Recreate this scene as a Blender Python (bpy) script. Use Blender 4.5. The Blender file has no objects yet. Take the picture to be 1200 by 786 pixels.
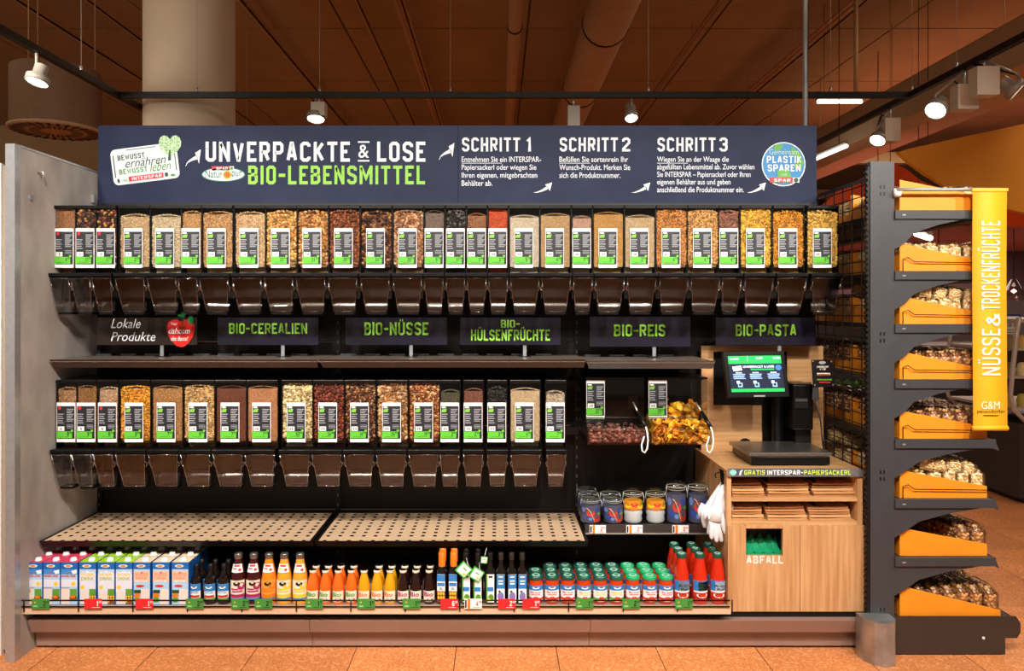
import bpy, math, random
import numpy as np
from mathutils import Vector, Matrix, Euler
random.seed(4); RNG = np.random.default_rng(4)
PI = math.pi
C = bpy.context.scene.collection
SC = bpy.context.scene

# ---------------- camera ----------------
F = 890.0; K = 0.89; CH = 1.54; VX, VY = 584.0, 360.0
cam = bpy.data.objects.new('camera', bpy.data.cameras.new('camera')); C.objects.link(cam)
cam.location = (0, 0, CH); cam.rotation_euler = (PI/2, 0, 0)
cam.data.sensor_width = 36; cam.data.lens = F/1200*36
cam.data.shift_x = (600-VX)/1200; cam.data.shift_y = (VY-393)/1200
cam.data.clip_end = 200
SC.camera = cam
# ---------------- world, exposure ----------------
SC.view_settings.view_transform = 'Standard'; SC.view_settings.look = 'None'
SC.cycles.transparent_max_bounces = 40
SC.view_settings.gamma = 1; SC.view_settings.exposure = 0.0
w = bpy.data.worlds.new('world'); SC.world = w; w.use_nodes = True
w.node_tree.nodes['Background'].inputs[0].default_value = (1.0, .80, .62, 1)
w.node_tree.nodes['Background'].inputs[1].default_value = 0.22
# ---------------- shop lighting and added fill ----------------
def spot(x, y, z, tx, ty, tz, e, ang=75, col=(1, .93, .84), r=.07, blend=.6):
    l = bpy.data.lights.new('track_and_fill_light', 'SPOT'); l.energy = e; l.color = col
    l.spot_size = math.radians(ang); l.spot_blend = blend; l.shadow_soft_size = r
    o = bpy.data.objects.new('track_and_fill_light', l); C.objects.link(o); o.location = (x, y, z)
    o.rotation_euler = (Vector((tx, ty, tz))-Vector((x, y, z))).to_track_quat('-Z', 'Y').to_euler()
def area(x, y, z, sx, sy, e, col):
    l = bpy.data.lights.new('hall_fill', 'AREA'); l.shape = 'RECTANGLE'; l.size = sx; l.size_y = sy
    l.energy = e; l.color = col
    o = bpy.data.objects.new('hall_fill', l); C.objects.link(o); o.location = (x, y, z)
for x in (-2.3, -1.1, .1, 1.2, 2.3):
    spot(x, 1.35, 2.95, x*.9-.05, 3.6, 1.15, 170, 80)
spot(3.4, 1.6, 2.95, 2.1, 3.5, .8, 150, 70)
for x in (-1.9, -.5, 1.0): spot(x, .9, 2.9, x, 3.3, .15, 88, 62)
spot(-.2, 1.6, 2.95, -2.15, 3.55, 1.5, 110, 60)  # extra unseen spot added to brighten the left partition
spot(-2.6, 3.6, 2.9, -2.4, 6.5, 3.2, 35, 90)  # unseen spot turned up at the cream column to brighten it
area(0, -1.0, 4.6, 5, 2, 150, (1, .85, .68))  # this and the areas below: unseen soft lights added as hall fill
area(0, 9.0, 3.05, 4, 2, 45, (1, .82, .62))
area(5.5, 4.0, 4.6, 2, 4, 120, (1, .82, .62))
area(-5.5, 5.0, 4.6, 2, 4, 32, (1, .85, .68))
area(7, 11.0, 4.6, 3, 4, 230, (1, .82, .62))
area(7.2, 11.6, 2.5, 3, 3, 90, (1, .80, .72))  # fill added under the flat canopy to light counters and soffit
area(-3, 13, 3.2, 3, 3, 60, (1, .82, .62))

# ---------------- helpers ----------------
def X(px, k): return (px-VX)*k/1000
def Z(py, k): return CH-(py-VY)*k/1000
def P(px, py, k): return Vector((X(px, k), k*K, Z(py, k)))
def lin(c):
    return tuple((v/12.92 if v <= .04045 else ((v+.055)/1.055)**2.4) for v in c)
def hx(h): return lin(tuple(int(h[i:i+2], 16)/255 for i in (0, 2, 4)))
MATS = {}
def mat(name, col='808080', rough=.5, metal=0, emit=0, noise=0, nscale=20, bump=0, coat=0, spec=.5, col2=None, dist=.002, stretch=None, lo=.35, hi=.65, detail=4):
    if name in MATS: return MATS[name]
    m = bpy.data.materials.new(name); m.use_nodes = True; MATS[name] = m
    nt = m.node_tree; b = nt.nodes['Principled BSDF']
    c = hx(col) if isinstance(col, str) else col
    b.inputs['Base Color'].default_value = (*c, 1); b.inputs['Roughness'].default_value = rough
    b.inputs['Metallic'].default_value = metal; b.inputs['Coat Weight'].default_value = coat
    b.inputs['Specular IOR Level'].default_value = spec
    if emit:
        b.inputs['Emission Color'].default_value = (*c, 1); b.inputs['Emission Strength'].default_value = emit
    if noise or col2 or bump:
        tc = nt.nodes.new('ShaderNodeTexCoord'); mp = nt.nodes.new('ShaderNodeMapping')
        n = nt.nodes.new('ShaderNodeTexNoise'); n.inputs['Scale'].default_value = nscale; n.inputs['Detail'].default_value = detail
        nt.links.new(tc.outputs['Object'], mp.inputs[0]); nt.links.new(mp.outputs[0], n.inputs['Vector'])
        if stretch: mp.inputs['Scale'].default_value = stretch
        if noise or col2:
            r = nt.nodes.new('ShaderNodeValToRGB'); r.color_ramp.elements[0].position = lo; r.color_ramp.elements[1].position = hi
            c2 = hx(col2) if col2 else tuple(min(1, v*(1+noise)) for v in c)
            c1 = c if col2 else tuple(v*(1-noise) for v in c)
            r.color_ramp.elements[0].color = (*c1, 1); r.color_ramp.elements[1].color = (*c2, 1)
            nt.links.new(n.outputs['Fac'], r.inputs[0]); nt.links.new(r.outputs[0], b.inputs['Base Color'])
        if bump:
            bm = nt.nodes.new('ShaderNodeBump'); bm.inputs['Strength'].default_value = bump; bm.inputs['Distance'].default_value = dist
            nt.links.new(n.outputs['Fac'], bm.inputs['Height']); nt.links.new(bm.outputs[0], b.inputs['Normal'])
    return m
def clear(name, tint=(.97, .97, .97), refl=1.45, rough=.03, floor=.0):
    """thin clear plastic / glass pane"""
    if name in MATS: return MATS[name]
    m = bpy.data.materials.new(name); m.use_nodes = True; MATS[name] = m; nt = m.node_tree
    nt.nodes.clear(); out = nt.nodes.new('ShaderNodeOutputMaterial')
    t = nt.nodes.new('ShaderNodeBsdfTransparent'); t.inputs[0].default_value = (*tint, 1)
    g = nt.nodes.new('ShaderNodeBsdfGlossy'); g.inputs['Roughness'].default_value = rough
    f = nt.nodes.new('ShaderNodeFresnel'); f.inputs['IOR'].default_value = refl
    # a thin pane reflects the same from both sides
    ge = nt.nodes.new('ShaderNodeNewGeometry'); mr = nt.nodes.new('ShaderNodeMapRange')
    mr.inputs[3].default_value = refl; mr.inputs[4].default_value = 1/refl
    nt.links.new(ge.outputs['Backfacing'], mr.inputs[0]); nt.links.new(mr.outputs[0], f.inputs['IOR'])
    mx = nt.nodes.new('ShaderNodeMixShader')
    if floor:
        a = nt.nodes.new('ShaderNodeMath'); a.operation = 'ADD'; a.inputs[1].default_value = floor; a.use_clamp = True
        nt.links.new(f.outputs[0], a.inputs[0]); nt.links.new(a.outputs[0], mx.inputs[0])
    else: nt.links.new(f.outputs[0], mx.inputs[0])
    nt.links.new(t.outputs[0], mx.inputs[1]); nt.links.new(g.outputs[0], mx.inputs[2]); nt.links.new(mx.outputs[0], out.inputs[0])
    return m
def wood(name, c1, c2, axis='z', rough=.45):
    m = mat(name, c1, rough, col2=c2, nscale=3.2, stretch={'z': (17, 17, .9), 'x': (.9, 17, 17), 'y': (17, .9, 17)}[axis], lo=.25, hi=.75, detail=8)
    return m

TXT = {}
def text2d(s, shear=0, off=0):
    key = (s, shear, off)
    if key in TXT: return TXT[key]
    cu = bpy.data.curves.new('t', 'FONT'); cu.body = s; cu.shear = shear; cu.offset = off; cu.resolution_u = 3
    cu.fill_mode = 'BOTH'
    ob = bpy.data.objects.new('t', cu); me = bpy.data.meshes.new_from_object(ob)
    v = np.array([x.co[:2] for x in me.vertices]); f = [tuple(p.vertices) for p in me.polygons]
    bpy.data.meshes.remove(me); bpy.data.objects.remove(ob); bpy.data.curves.remove(cu)
    v -= v.min(0); TXT[key] = (v, f, v.max(0)); return TXT[key]

_c = [(1, .8), (1, .89), (.74, 1), (.26, 1), (0, .89), (0, .11), (.26, 0), (.74, 0), (1, .11), (1, .2)]
_o = [(0, .5), (0, .89), (.26, 1), (.74, 1), (1, .89), (1, .11), (.74, 0), (.26, 0), (0, .11), (0, .5)]
_u = [(0, 1), (0, .11), (.26, 0), (.74, 0), (1, .11), (1, 1)]
GL = {'A': (1, [[(0, 0), (.42, 1), (.58, 1), (1, 0)], [(.2, .27), (.8, .27)]]), 'B': (1, [[(0, .52), (0, 1), (.7, 1), (.95, .9), (.95, .63), (.7, .52), (0, .52), (0, 0), (.74, 0), (1, .11), (1, .4), (.74, .5)]]),
      'C': (1, [_c]), 'D': (1, [[(.3, 0), (0, 0), (0, 1), (.74, 1), (1, .88), (1, .12), (.74, 0), (.3, 0)]]), 'E': (.85, [[(1, 1), (0, 1), (0, 0), (1, 0)], [(.1, .51), (.85, .51)]]), 'F': (.85, [[(1, 1), (0, 1), (0, 0)], [(.1, .5), (.85, .5)]]),
      'G': (1, [_c[:-2]+[(1, .11), (1, .47), (.55, .47)]]), 'H': (1, [[(0, 0), (0, 1)], [(1, 0), (1, 1)], [(.08, .5), (.92, .5)]]), 'I': (0, [[(.5, 0), (.5, 1)]]), 'K': (1, [[(0, 0), (0, 1)], [(1, 1), (.12, .42)], [(.36, .52), (1, 0)]]),
      'L': (.82, [[(0, 1), (0, 0), (1, 0)]]), 'M': (1.5, [[(0, 0), (0, 1)], [(1, 0), (1, 1)], [(.05, .98), (.5, .3), (.95, .98)]]), 'N': (1.05, [[(0, 0), (0, 1)], [(1, 0), (1, 1)], [(.05, .97), (.95, .03)]]), 'O': (1, [_o]),
      'P': (1, [[(0, 0), (0, 1), (.74, 1), (1, .89), (1, .55), (.74, .44), (.08, .44)]]), 'R': (1, [[(0, 0), (0, 1), (.74, 1), (1, .89), (1, .58), (.74, .47), (.08, .47)], [(.55, .45), (1, 0)]]),
      'S': (1, [[(1, .78), (1, .89), (.74, 1), (.26, 1), (0, .89), (0, .65), (.2, .55), (.8, .45), (1, .35), (1, .11), (.74, 0), (.26, 0), (0, .11), (0, .22)]]), 'T': (.95, [[(0, 1), (1, 1)], [(.5, .95), (.5, 0)]]), 'U': (1, [_u]),
      'V': (1.05, [[(0, 1), (.45, 0), (.55, 0), (1, 1)]]), 'W': (1.6, [[(0, 1), (.25, 0), (.5, .8), (.75, 0), (1, 1)]]), 'Z': (.9, [[(0, 1), (1, 1), (0, 0), (1, 0)]]), '-': (.55, [[(0, .48), (1, .48)]]), '0': (1, [_o]), '1': (.35, [[(0, .78), (.9, 1), (.9, 0)]]),
      '2': (1, [[(0, .75), (0, .89), (.26, 1), (.74, 1), (1, .89), (1, .65), (0, .12), (0, 0), (1, 0)]]), '3': (1, [[(0, .8), (0, .89), (.26, 1), (.74, 1), (1, .89), (1, .62), (.75, .52), (.35, .52)], [(.75, .52), (1, .4), (1, .11), (.74, 0), (.26, 0), (0, .11), (0, .2)]]),
      '4': (1, [[(.75, 0), (.75, 1), (0, .25), (1, .25)]]), '5': (1, [[(1, 1), (.05, 1), (.03, .55), (.74, .58), (1, .47), (1, .11), (.74, 0), (.26, 0), (0, .11), (0, .2)]]), '6': (1, [[(.95, .85), (.74, 1), (.26, 1), (0, .89), (0, .11), (.26, 0), (.74, 0), (1, .11), (1, .45), (.74, .55), (.08, .55)]]),
      '7': (.95, [[(0, 1), (1, 1), (.35, 0)]]), '8': (1, [_o, [(.08, .52), (.92, .52)]]), '9': (1, [[(.05, .15), (.26, 0), (.74, 0), (1, .11), (1, .89), (.74, 1), (.26, 1), (0, .89), (0, .55), (.26, .45), (.92, .45)]]),
      '&': (1.1, [[(1, 0), (.2, .75), (.2, .9), (.4, 1), (.6, .9), (.6, .75), (0, .35), (0, .1), (.25, 0), (.6, 0), (1, .4)]]), ' ': (.6, []), 'Ä': None, 'Ö': None, 'Ü': None}
for _a, _b in ('ÄA', 'ÖO', 'ÜU'): GL[_a] = (GL[_b][0], GL[_b][1]+[[(.18, 1.3), (.38, 1.3)], [(.62, 1.3), (.82, 1.3)]])
class MB:
    def __init__(s): s.v = []; s.f = []; s.mi = []; s.mats = []; s.sm = []
    def m(s, m):
        if m not in s.mats: s.mats.append(m)
        return s.mats.index(m)
    def add(s, vs, fs, m, smooth=False):
        n = len(s.v); s.v += [tuple(v) for v in vs]; i = s.m(m)
        for f in fs: s.f.append(tuple(a+n for a in f)); s.mi.append(i); s.sm.append(smooth)
    def box(s, x0, x1, y0, y1, z0, z1, m):
        vs = [(x, y, z) for x in (x0, x1) for y in (y0, y1) for z in (z0, z1)]
        s.add(vs, [(0, 1, 3, 2), (4, 6, 7, 5), (0, 4, 5, 1), (2, 3, 7, 6), (0, 2, 6, 4), (1, 5, 7, 3)], m); return s
    def hexa(s, b, t, m):
        """b, t: four points each (bottom loop, top loop)"""
        s.add(list(b)+list(t), [(0, 3, 2, 1), (4, 5, 6, 7), (0, 1, 5, 4), (1, 2, 6, 5), (2, 3, 7, 6), (3, 0, 4, 7)], m); return s
    def prism(s, pts, axis, a0, a1, m, smooth=False):
        """2D polygon extruded: axis 'x': pts are (y,z); 'y': (x,z); 'z': (x,y)"""
        def mk(p, a): return {'x': (a, p[0], p[1]), 'y': (p[0], a, p[1]), 'z': (p[0], p[1], a)}[axis]
        n = len(pts); vs = [mk(p, a0) for p in pts]+[mk(p, a1) for p in pts]
        s.add(vs, [tuple(range(n)), tuple(range(2*n-1, n-1, -1))], m)
        s.add(vs, [(i, (i+1) % n, n+(i+1) % n, n+i) for i in range(n)], m, smooth); return s
    def lathe(s, prof, m, seg=16, c=(0, 0, 0), a0=0, a1=2*PI, smooth=True, cap=True):
        full = abs(a1-a0-2*PI) < 1e-6; ns = seg if full else seg+1
        vs = [(c[0]+r*math.cos(a0+(a1-a0)*j/seg), c[1]+r*math.sin(a0+(a1-a0)*j/seg), c[2]+z) for r, z in prof for j in range(ns)]
        fs = []
        for i in range(len(prof)-1):
            for j in range(seg):
                j2 = (j+1) % ns if full else j+1
                fs.append((i*ns+j, i*ns+j2, (i+1)*ns+j2, (i+1)*ns+j))
        s.add(vs, fs, m, smooth)
        if full and cap:
            s.add(vs[:ns], [tuple(range(ns-1, -1, -1))], m); s.add(vs[-ns:], [tuple(range(ns))], m)
        return s
    def tube(s, pts, r, m, seg=6, caps=True):
        pts = [Vector(p) for p in pts]; n = len(pts); rs = r if isinstance(r, (list, tuple)) else [r]*n
        vs = []; up = None
        for i, p in enumerate(pts):
            d = (pts[min(i+1, n-1)]-pts[max(i-1, 0)]).normalized()
            if up is None: up = Vector((0, 0, 1)) if abs(d.z) < .9 else Vector((1, 0, 0))
            a = d.cross(up).normalized(); b = a.cross(d).normalized(); up = b
            for j in range(seg):
                t = 2*PI*j/seg; vs.append(p+(a*math.cos(t)+b*math.sin(t))*rs[i])
        fs = [(i*seg+j, i*seg+(j+1) % seg, (i+1)*seg+(j+1) % seg, (i+1)*seg+j) for i in range(n-1) for j in range(seg)]
        if caps: fs += [tuple(range(seg-1, -1, -1)), tuple(range((n-1)*seg, n*seg))]
        s.add(vs, fs, m, seg > 4); return s
    def poly(s, fr, pts, m):
        vs = [fr(*p) for p in pts]; s.add(vs, [tuple(range(len(vs)))], m); return s
    def rect(s, fr, u0, v0, u1, v1, m): return s.poly(fr, [(u0, v1), (u1, v1), (u1, v0), (u0, v0)], m)
    def disc(s, fr, cu, cv, ru, rv, m, n=20): return s.poly(fr, [(cu+ru*math.cos(2*PI*i/n), cv+rv*math.sin(2*PI*i/n)) for i in range(n)], m)
    def text(s, fr, t, u0, v0, u1, v1, m, shear=0, off=.0):
        """text fitted into the box (v grows downwards)"""
        v, f, mx = text2d(t, shear, off)
        vs = [fr(u0+(u1-u0)*p[0]/mx[0], v1+(v0-v1)*p[1]/mx[1]) for p in v]
        s.add(vs, f, m); return s
    def block(s, fr, t, u0, v0, u1, v1, m, st=.17, ar=.40, gap=.17, dy=None):
        """condensed block capitals drawn with strokes, fitted into the box"""
        adv = 0; lay = []
        for ch in t: w_ = GL[ch][0]*ar; lay.append((ch, adv, w_)); adv += w_+st+gap
        adv -= gap; um = any(c in t for c in 'ÄÖÜ'); H = 1.0; SX = (u1-u0)/adv; SY = (v1-v0); k = 0
        for ch, x0, w_ in lay:
            for pl in GL[ch][1]:
                k += 1; pts = [(x0+st/2+x*w_, st/2+y*(1-st)) for x, y in pl]; n = len(pts); L_, R_ = [], []
                if ch == 'I': pts = [(x0+st/2, 0), (x0+st/2, 1)]
                if abs(pl[0][1]-1.3) < .01: pts = [(p[0], 1.16) for p in pts]
                for i in range(n):
                    p = Vector(pts[i]); a = (Vector(pts[i])-Vector(pts[i-1])).normalized() if i else None; b = (Vector(pts[i+1])-Vector(pts[i])).normalized() if i < n-1 else None
                    if pts[0] == pts[-1] and i in (0, n-1): a = (Vector(pts[-1])-Vector(pts[-2])).normalized(); b = (Vector(pts[1])-Vector(pts[0])).normalized()
                    if a is None: a = b
                    if b is None: b = a
                    na, nb = Vector((-a.y, a.x)), Vector((-b.y, b.x)); mi = (na+nb); mi = mi.normalized() if mi.length > .1 else na; sc = st/2/max(.5, mi.dot(na))
                    q = p.copy()
                    if pts[0] != pts[-1]:
                        ext = st/2 if abs(a.x)+abs(a.y) > 0 and pl[0][1] in (0, 1) and abs(a.x) < .02 else 0
                        if i == 0 and abs(b.x) < .02: q = p-b*(st/2 if pl[0][1] in (0, 1) and ch not in 'I' else 0)
                        if i == n-1 and abs(a.x) < .02: q = p+a*(st/2 if pl[-1][1] in (0, 1) and ch not in 'I' else 0)
                        if i == 0 and abs(b.y) < .02: q = p-b*(st/2 if pl[0][0] in (0, 1) else 0)
                        if i == n-1 and abs(a.y) < .02: q = p+a*(st/2 if pl[-1][0] in (0, 1) else 0)
                    L_.append(q+mi*sc); R_.append(q-mi*sc)
                fe = .00008*(k % 2)+.00005
                f = lambda q: fr(u0+q.x*SX, v1-q.y*SY)+Vector((0, -fe, 0))
                s.add([f(q) for q in L_]+[f(q) for q in R_], [(i, i+1, n+i+1, n+i) for i in range(n-1)], m)
        return s
    def build(s, name, parent=None, loc=None, world=True):
        me = bpy.data.meshes.new(name); vs = s.v
        if parent is not None and world:
            o = TREE_LOC.get(parent.name, Vector()); vs = [(v[0]-o.x, v[1]-o.y, v[2]-o.z) for v in s.v]
        elif loc is not None and world:
            vs = [(v[0]-loc[0], v[1]-loc[1], v[2]-loc[2]) for v in s.v]
        me.from_pydata(vs, [], s.f)
        for m in s.mats: me.materials.append(m)
        me.polygons.foreach_set('material_index', s.mi); me.polygons.foreach_set('use_smooth', s.sm); me.update()
        o = bpy.data.objects.new(name, me); C.objects.link(o)
        if parent is not None: o.parent = parent; TREE_LOC[o.name] = TREE_LOC.get(parent.name, Vector())
        elif loc is not None: o.location = loc; TREE_LOC[o.name] = Vector(loc)
        return o
TREE_LOC = {}
def tag(o, label=None, cat=None, group=None, kind=None):
    if label: o['label'] = label
    if cat: o['category'] = cat
    if group: o['group'] = group
    if kind: o['kind'] = kind
    return o
def thing(name, label, cat, loc=(0, 0, 0), group=None, kind=None, rot=0):
    o = bpy.data.objects.new(name, None); C.objects.link(o); o.location = loc; o.rotation_euler = (0, 0, rot)
    o.empty_display_size = .05; TREE_LOC[o.name] = Vector(loc)
    return tag(o, label, cat, group, kind)
def copy_tree(o, parent=None):
    c = o.copy(); C.objects.link(c); c.parent = parent
    for ch in o.children: copy_tree(ch, c)
    return c
def struct(mb, name, parent=None, loc=None):
    o = mb.build(name, parent, loc)
    if parent is None: o['kind'] = 'structure'
    return o
def bevel(o, w=.004, seg=2):
    b = o.modifiers.new('bevel', 'BEVEL'); b.width = w; b.segments = seg; b.limit_method = 'ANGLE'; return o

ICO_V = None
def _ico():
    t = (1+5**.5)/2
    v = np.array([(-1, t, 0), (1, t, 0), (-1, -t, 0), (1, -t, 0), (0, -1, t), (0, 1, t), (0, -1, -t), (0, 1, -t), (t, 0, -1), (t, 0, 1), (-t, 0, -1), (-t, 0, 1)], float)
    v /= np.linalg.norm(v[0])
    f = np.array([(0, 11, 5), (0, 5, 1), (0, 1, 7), (0, 7, 10), (0, 10, 11), (1, 5, 9), (5, 11, 4), (11, 10, 2), (10, 7, 6), (7, 1, 8), (3, 9, 4), (3, 4, 2), (3, 2, 6), (3, 6, 8), (3, 8, 9), (4, 9, 5), (2, 4, 11), (6, 2, 10), (8, 6, 7), (9, 8, 1)])
    return v, f
ICO = _ico()
OCT = (np.array([(1, 0, 0), (-1, 0, 0), (0, 1, 0), (0, -1, 0), (0, 0, 1), (0, 0, -1)], float), np.array([(0, 2, 4), (2, 1, 4), (1, 3, 4), (3, 0, 4), (2, 0, 5), (1, 2, 5), (3, 1, 5), (0, 3, 5)]))
def pieces(name, pts, size, mats, base=None, shape=ICO, jit=.15, parent=None, weights=None, flat=None):
    """one mesh of many loose pieces at pts; base: list of boxes (x0,x1,y0,y1,z0,z1) filled with the first material"""
    pts = np.asarray(pts, float); n = len(pts); sv, sf = shape; size = np.asarray(size, float)
    q = RNG.normal(size=(n, 4)); q /= np.linalg.norm(q, axis=1)[:, None]
    a, b, c, d = q.T
    R = np.stack([np.stack([1-2*(c*c+d*d), 2*(b*c-d*a), 2*(b*d+c*a)], -1), np.stack([2*(b*c+d*a), 1-2*(b*b+d*d), 2*(c*d-b*a)], -1), np.stack([2*(b*d-c*a), 2*(c*d+b*a), 1-2*(b*b+c*c)], -1)], 1)
    sc = size[None]*(1+RNG.uniform(-jit, jit, (n, 3)))
    V = np.einsum('nij,nkj->nki', R, sv[None]*sc[:, None])+pts[:, None]
    if flat is not None: V[:, :, 1] = np.maximum(V[:, :, 1], flat)
    Fa = (sf[None]+(np.arange(n)*len(sv))[:, None, None]).reshape(-1, 3)
    V = V.reshape(-1, 3); mi = np.repeat(RNG.choice(len(mats), n, p=weights), len(sf))
    fl = list(map(tuple, Fa.tolist())); vl = V.tolist(); mil = mi.tolist(); sm = [True]*len(fl)
    for bx in (base or []):
        o = len(vl); vl += [(x, y, z) for x in bx[:2] for y in bx[2:4] for z in bx[4:]]
        for f in [(0, 1, 3, 2), (4, 6, 7, 5), (0, 4, 5, 1), (2, 3, 7, 6), (0, 2, 6, 4), (1, 5, 7, 3)]: fl.append(tuple(i+o for i in f)); mil.append(0); sm.append(False)
    me = bpy.data.meshes.new(name); me.from_pydata(vl, [], fl)
    for m in mats: me.materials.append(m)
    me.polygons.foreach_set('material_index', mil); me.polygons.foreach_set('use_smooth', sm); me.update()
    o = bpy.data.objects.new(name, me); C.objects.link(o)
    if parent is not None: o.parent = parent
    return o
def grid(u0, u1, v0, v1, s, j=.35):
    nu = max(1, int(round((u1-u0)/s))); nv = max(1, int(round((v1-v0)/s)))
    U, V = np.meshgrid((np.arange(nu)+.5)/nu, (np.arange(nv)+.5)/nv)
    U = u0+(u1-u0)*U.ravel()+RNG.uniform(-j, j, U.size)*s; V = v0+(v1-v0)*V.ravel()+RNG.uniform(-j, j, V.size)*s
    return np.clip(U, u0, u1), np.clip(V, v0, v1)
def oneof(n): return ['first', 'second', 'third', 'fourth', 'fifth', 'sixth', 'seventh', 'eighth', 'ninth', 'tenth', 'eleventh', 'twelfth', 'thirteenth', 'fourteenth', 'fifteenth', 'sixteenth', 'seventeenth', 'eighteenth', 'nineteenth', 'twentieth', 'twenty-first', 'twenty-second', 'twenty-third', 'twenty-fourth', 'twenty-fifth', 'twenty-sixth', 'twenty-seventh', 'twenty-eighth'][n]

# ---------------- materials ----------------
M_black = mat('black_steel', '110d0c', .45, spec=.35, noise=.3, nscale=30)
M_blackp = mat('black_plastic', '09090a', .32, spec=.3)
M_dark = mat('brown_black_panel', '130d0b', .5, spec=.3, noise=.25, nscale=6)
M_alu = mat('brushed_aluminium', 'b4b6ba', .35, metal=.6, noise=.06, nscale=40)
M_kick = mat('beige_brown_steel', '8f7468', .4, noise=.05, nscale=4)
M_white = mat('white_card', 'f2f2f2', .5, noise=.02)
M_whitep = mat('white_plastic', 'ececea', .35)
M_green = mat('green_tag', '5fc03a', .4)
M_greend = mat('dull_green_tag', '3f8a3a', .4)
M_red = mat('red_tag', 'd8252b', .4)
M_ink = mat('black_ink', '0a0a0a', .5)
M_grayink = mat('grey_print', 'a8abb2', .5)
M_labeld = mat('anthracite_print', '20232b', .45)
M_oak = wood('oak_veneer', 'a87648', 'd4a878', 'z')
M_oakx = wood('oak_veneer_across', 'aa7a4c', 'd2a674', 'x')
M_lime = mat('lime_paint', '8ccf3a', .5, col2='6fae35', nscale=60, lo=.6, hi=.75)
M_chalk = mat('chalk_paint', 'e6ecf2', .5, col2='8c95a6', nscale=55, lo=.62, hi=.76)
M_gond = mat('anthracite_shelf_steel', '3a3b3f', .45, noise=.06, nscale=12)
M_orange = mat('orange_cardboard', 'f0921c', .5, noise=.05, nscale=9)
M_yel = mat('yellow_banner_cloth', 'f5b018', .55, noise=.03, nscale=5)
M_clear = clear('clear_acrylic', (.93, .93, .93), 1.4, .04)
M_clears = clear('clear_acrylic_scoop', (.84, .83, .82), 1.45, .08, .02)
M_glass = clear('clear_glass', (.95, .97, .96), 1.45, .02, .0)
M_film = clear('packet_film', (.97, .95, .92), 1.3, .18, .0)
M_galv = mat('galvanised_steel', 'a9aeb2', .38, metal=.8, noise=.2, nscale=14)
M_screw = mat('pale_metal', 'c8c8c8', .3, metal=.7)
M_emit = mat('lit_lamp_glass', 'fff3df', .3, emit=14)
M_tube = mat('lit_fluorescent_tube', 'fff6e6', .3, emit=5)
M_lampbody = mat('lamp_grey_enamel', '9c948a', .4, metal=.2)

# ---------------- room ----------------
TP = .451
m_floor = mat('tile_grout', '6e4a34', .8, noise=.1)
fl = MB().box(-14, 16, -6, 24, -.06, -.004, m_floor); floor = struct(fl, 'floor')
def tile_mat(name, base):
    m = mat(name, base, .42, bump=.12, nscale=160, dist=.0005); nt = m.node_tree; b = nt.nodes['Principled BSDF']
    tc = nt.nodes.new('ShaderNodeTexCoord'); ge = nt.nodes.new('ShaderNodeNewGeometry')
    v = nt.nodes.new('ShaderNodeTexVoronoi'); v.inputs['Scale'].default_value = 95
    nt.links.new(ge.outputs['Position'], v.inputs['Vector'])
    r = nt.nodes.new('ShaderNodeValToRGB'); e = r.color_ramp.elements
    c = hx(base); e[0].position = .10; e[0].color = (c[0]*.28, c[1]*.22, c[2]*.2, 1); e[1].position = .24; e[1].color = (*c, 1)
    x = e.new(.62); x.color = (*c, 1); y = e.new(.72); y.color = (min(1, c[0]*1.3), min(1, c[1]*1.5), min(1, c[2]*1.9), 1)
    n = nt.nodes.new('ShaderNodeTexNoise'); n.inputs['Scale'].default_value = 5
    nt.links.new(ge.outputs['Position'], n.inputs['Vector'])
    mx = nt.nodes.new('ShaderNodeMix'); mx.data_type = 'RGBA'; mx.blend_type = 'MULTIPLY'; mx.inputs[0].default_value = .35
    nt.links.new(v.outputs['Distance'], r.inputs[0]); nt.links.new(r.outputs[0], mx.inputs[6]); nt.links.new(n.outputs['Fac'], mx.inputs[7])
    hs = nt.nodes.new('ShaderNodeHueSaturation'); oi = nt.nodes.new('ShaderNodeObjectInfo'); mr = nt.nodes.new('ShaderNodeMapRange')
    mr.inputs[3].default_value = .93; mr.inputs[4].default_value = 1.07
    nt.links.new(oi.outputs['Random'], mr.inputs[0]); nt.links.new(mr.outputs[0], hs.inputs['Value']); nt.links.new(mx.outputs[2], hs.inputs['Color'])
    nt.links.new(hs.outputs[0], b.inputs['Base Color']); return m
m_tile = tile_mat('terracotta_tile', 'dc8a50')
def tile_bm():
    a = .0022; t = MB(); t.hexa([(a, a, -.012), (TP-a, a, -.012), (TP-a, TP-a, -.012), (a, TP-a, -.012)], [(a, a, 0), (TP-a, a, 0), (TP-a, TP-a, 0), (a, TP-a, 0)], m_tile); return t
tx0 = -.19-7*TP; ty0 = 3.473-2*TP
tp = None; nt_ = 0; rest = []
for j in range(-18, 45):
    for i in range(-22, 34):
        x = tx0+i*TP; y = ty0+j*TP
        if x < -12 or x > 14 or y < -5.5 or y > 22: continue
        near = (-1 <= i <= 12 and 0 <= j <= 1) or (11 <= i <= 21 and 0 <= j <= 17 and x < 1.2+y*.62 and x > y*.5-.3)
        if near and nt_ < 290:
            nt_ += 1
            if tp is None: tp = tile_bm().build('floor_tile', floor, world=False); o = tp
            else: o = tp.copy(); C.objects.link(o)
            o.location = (x, y, 0)
        else: rest.append((x, y))
tb = MB(); a = .0022
for x, y in rest: tb.add([(x+a, y+a, 0), (x+TP-a, y+a, 0), (x+TP-a, y+TP-a, 0), (x+a, y+TP-a, 0)], [(0, 1, 2, 3)], m_tile)
o = tb.build('distant_floor_tiles', floor); o['kind'] = 'stuff'

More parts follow.
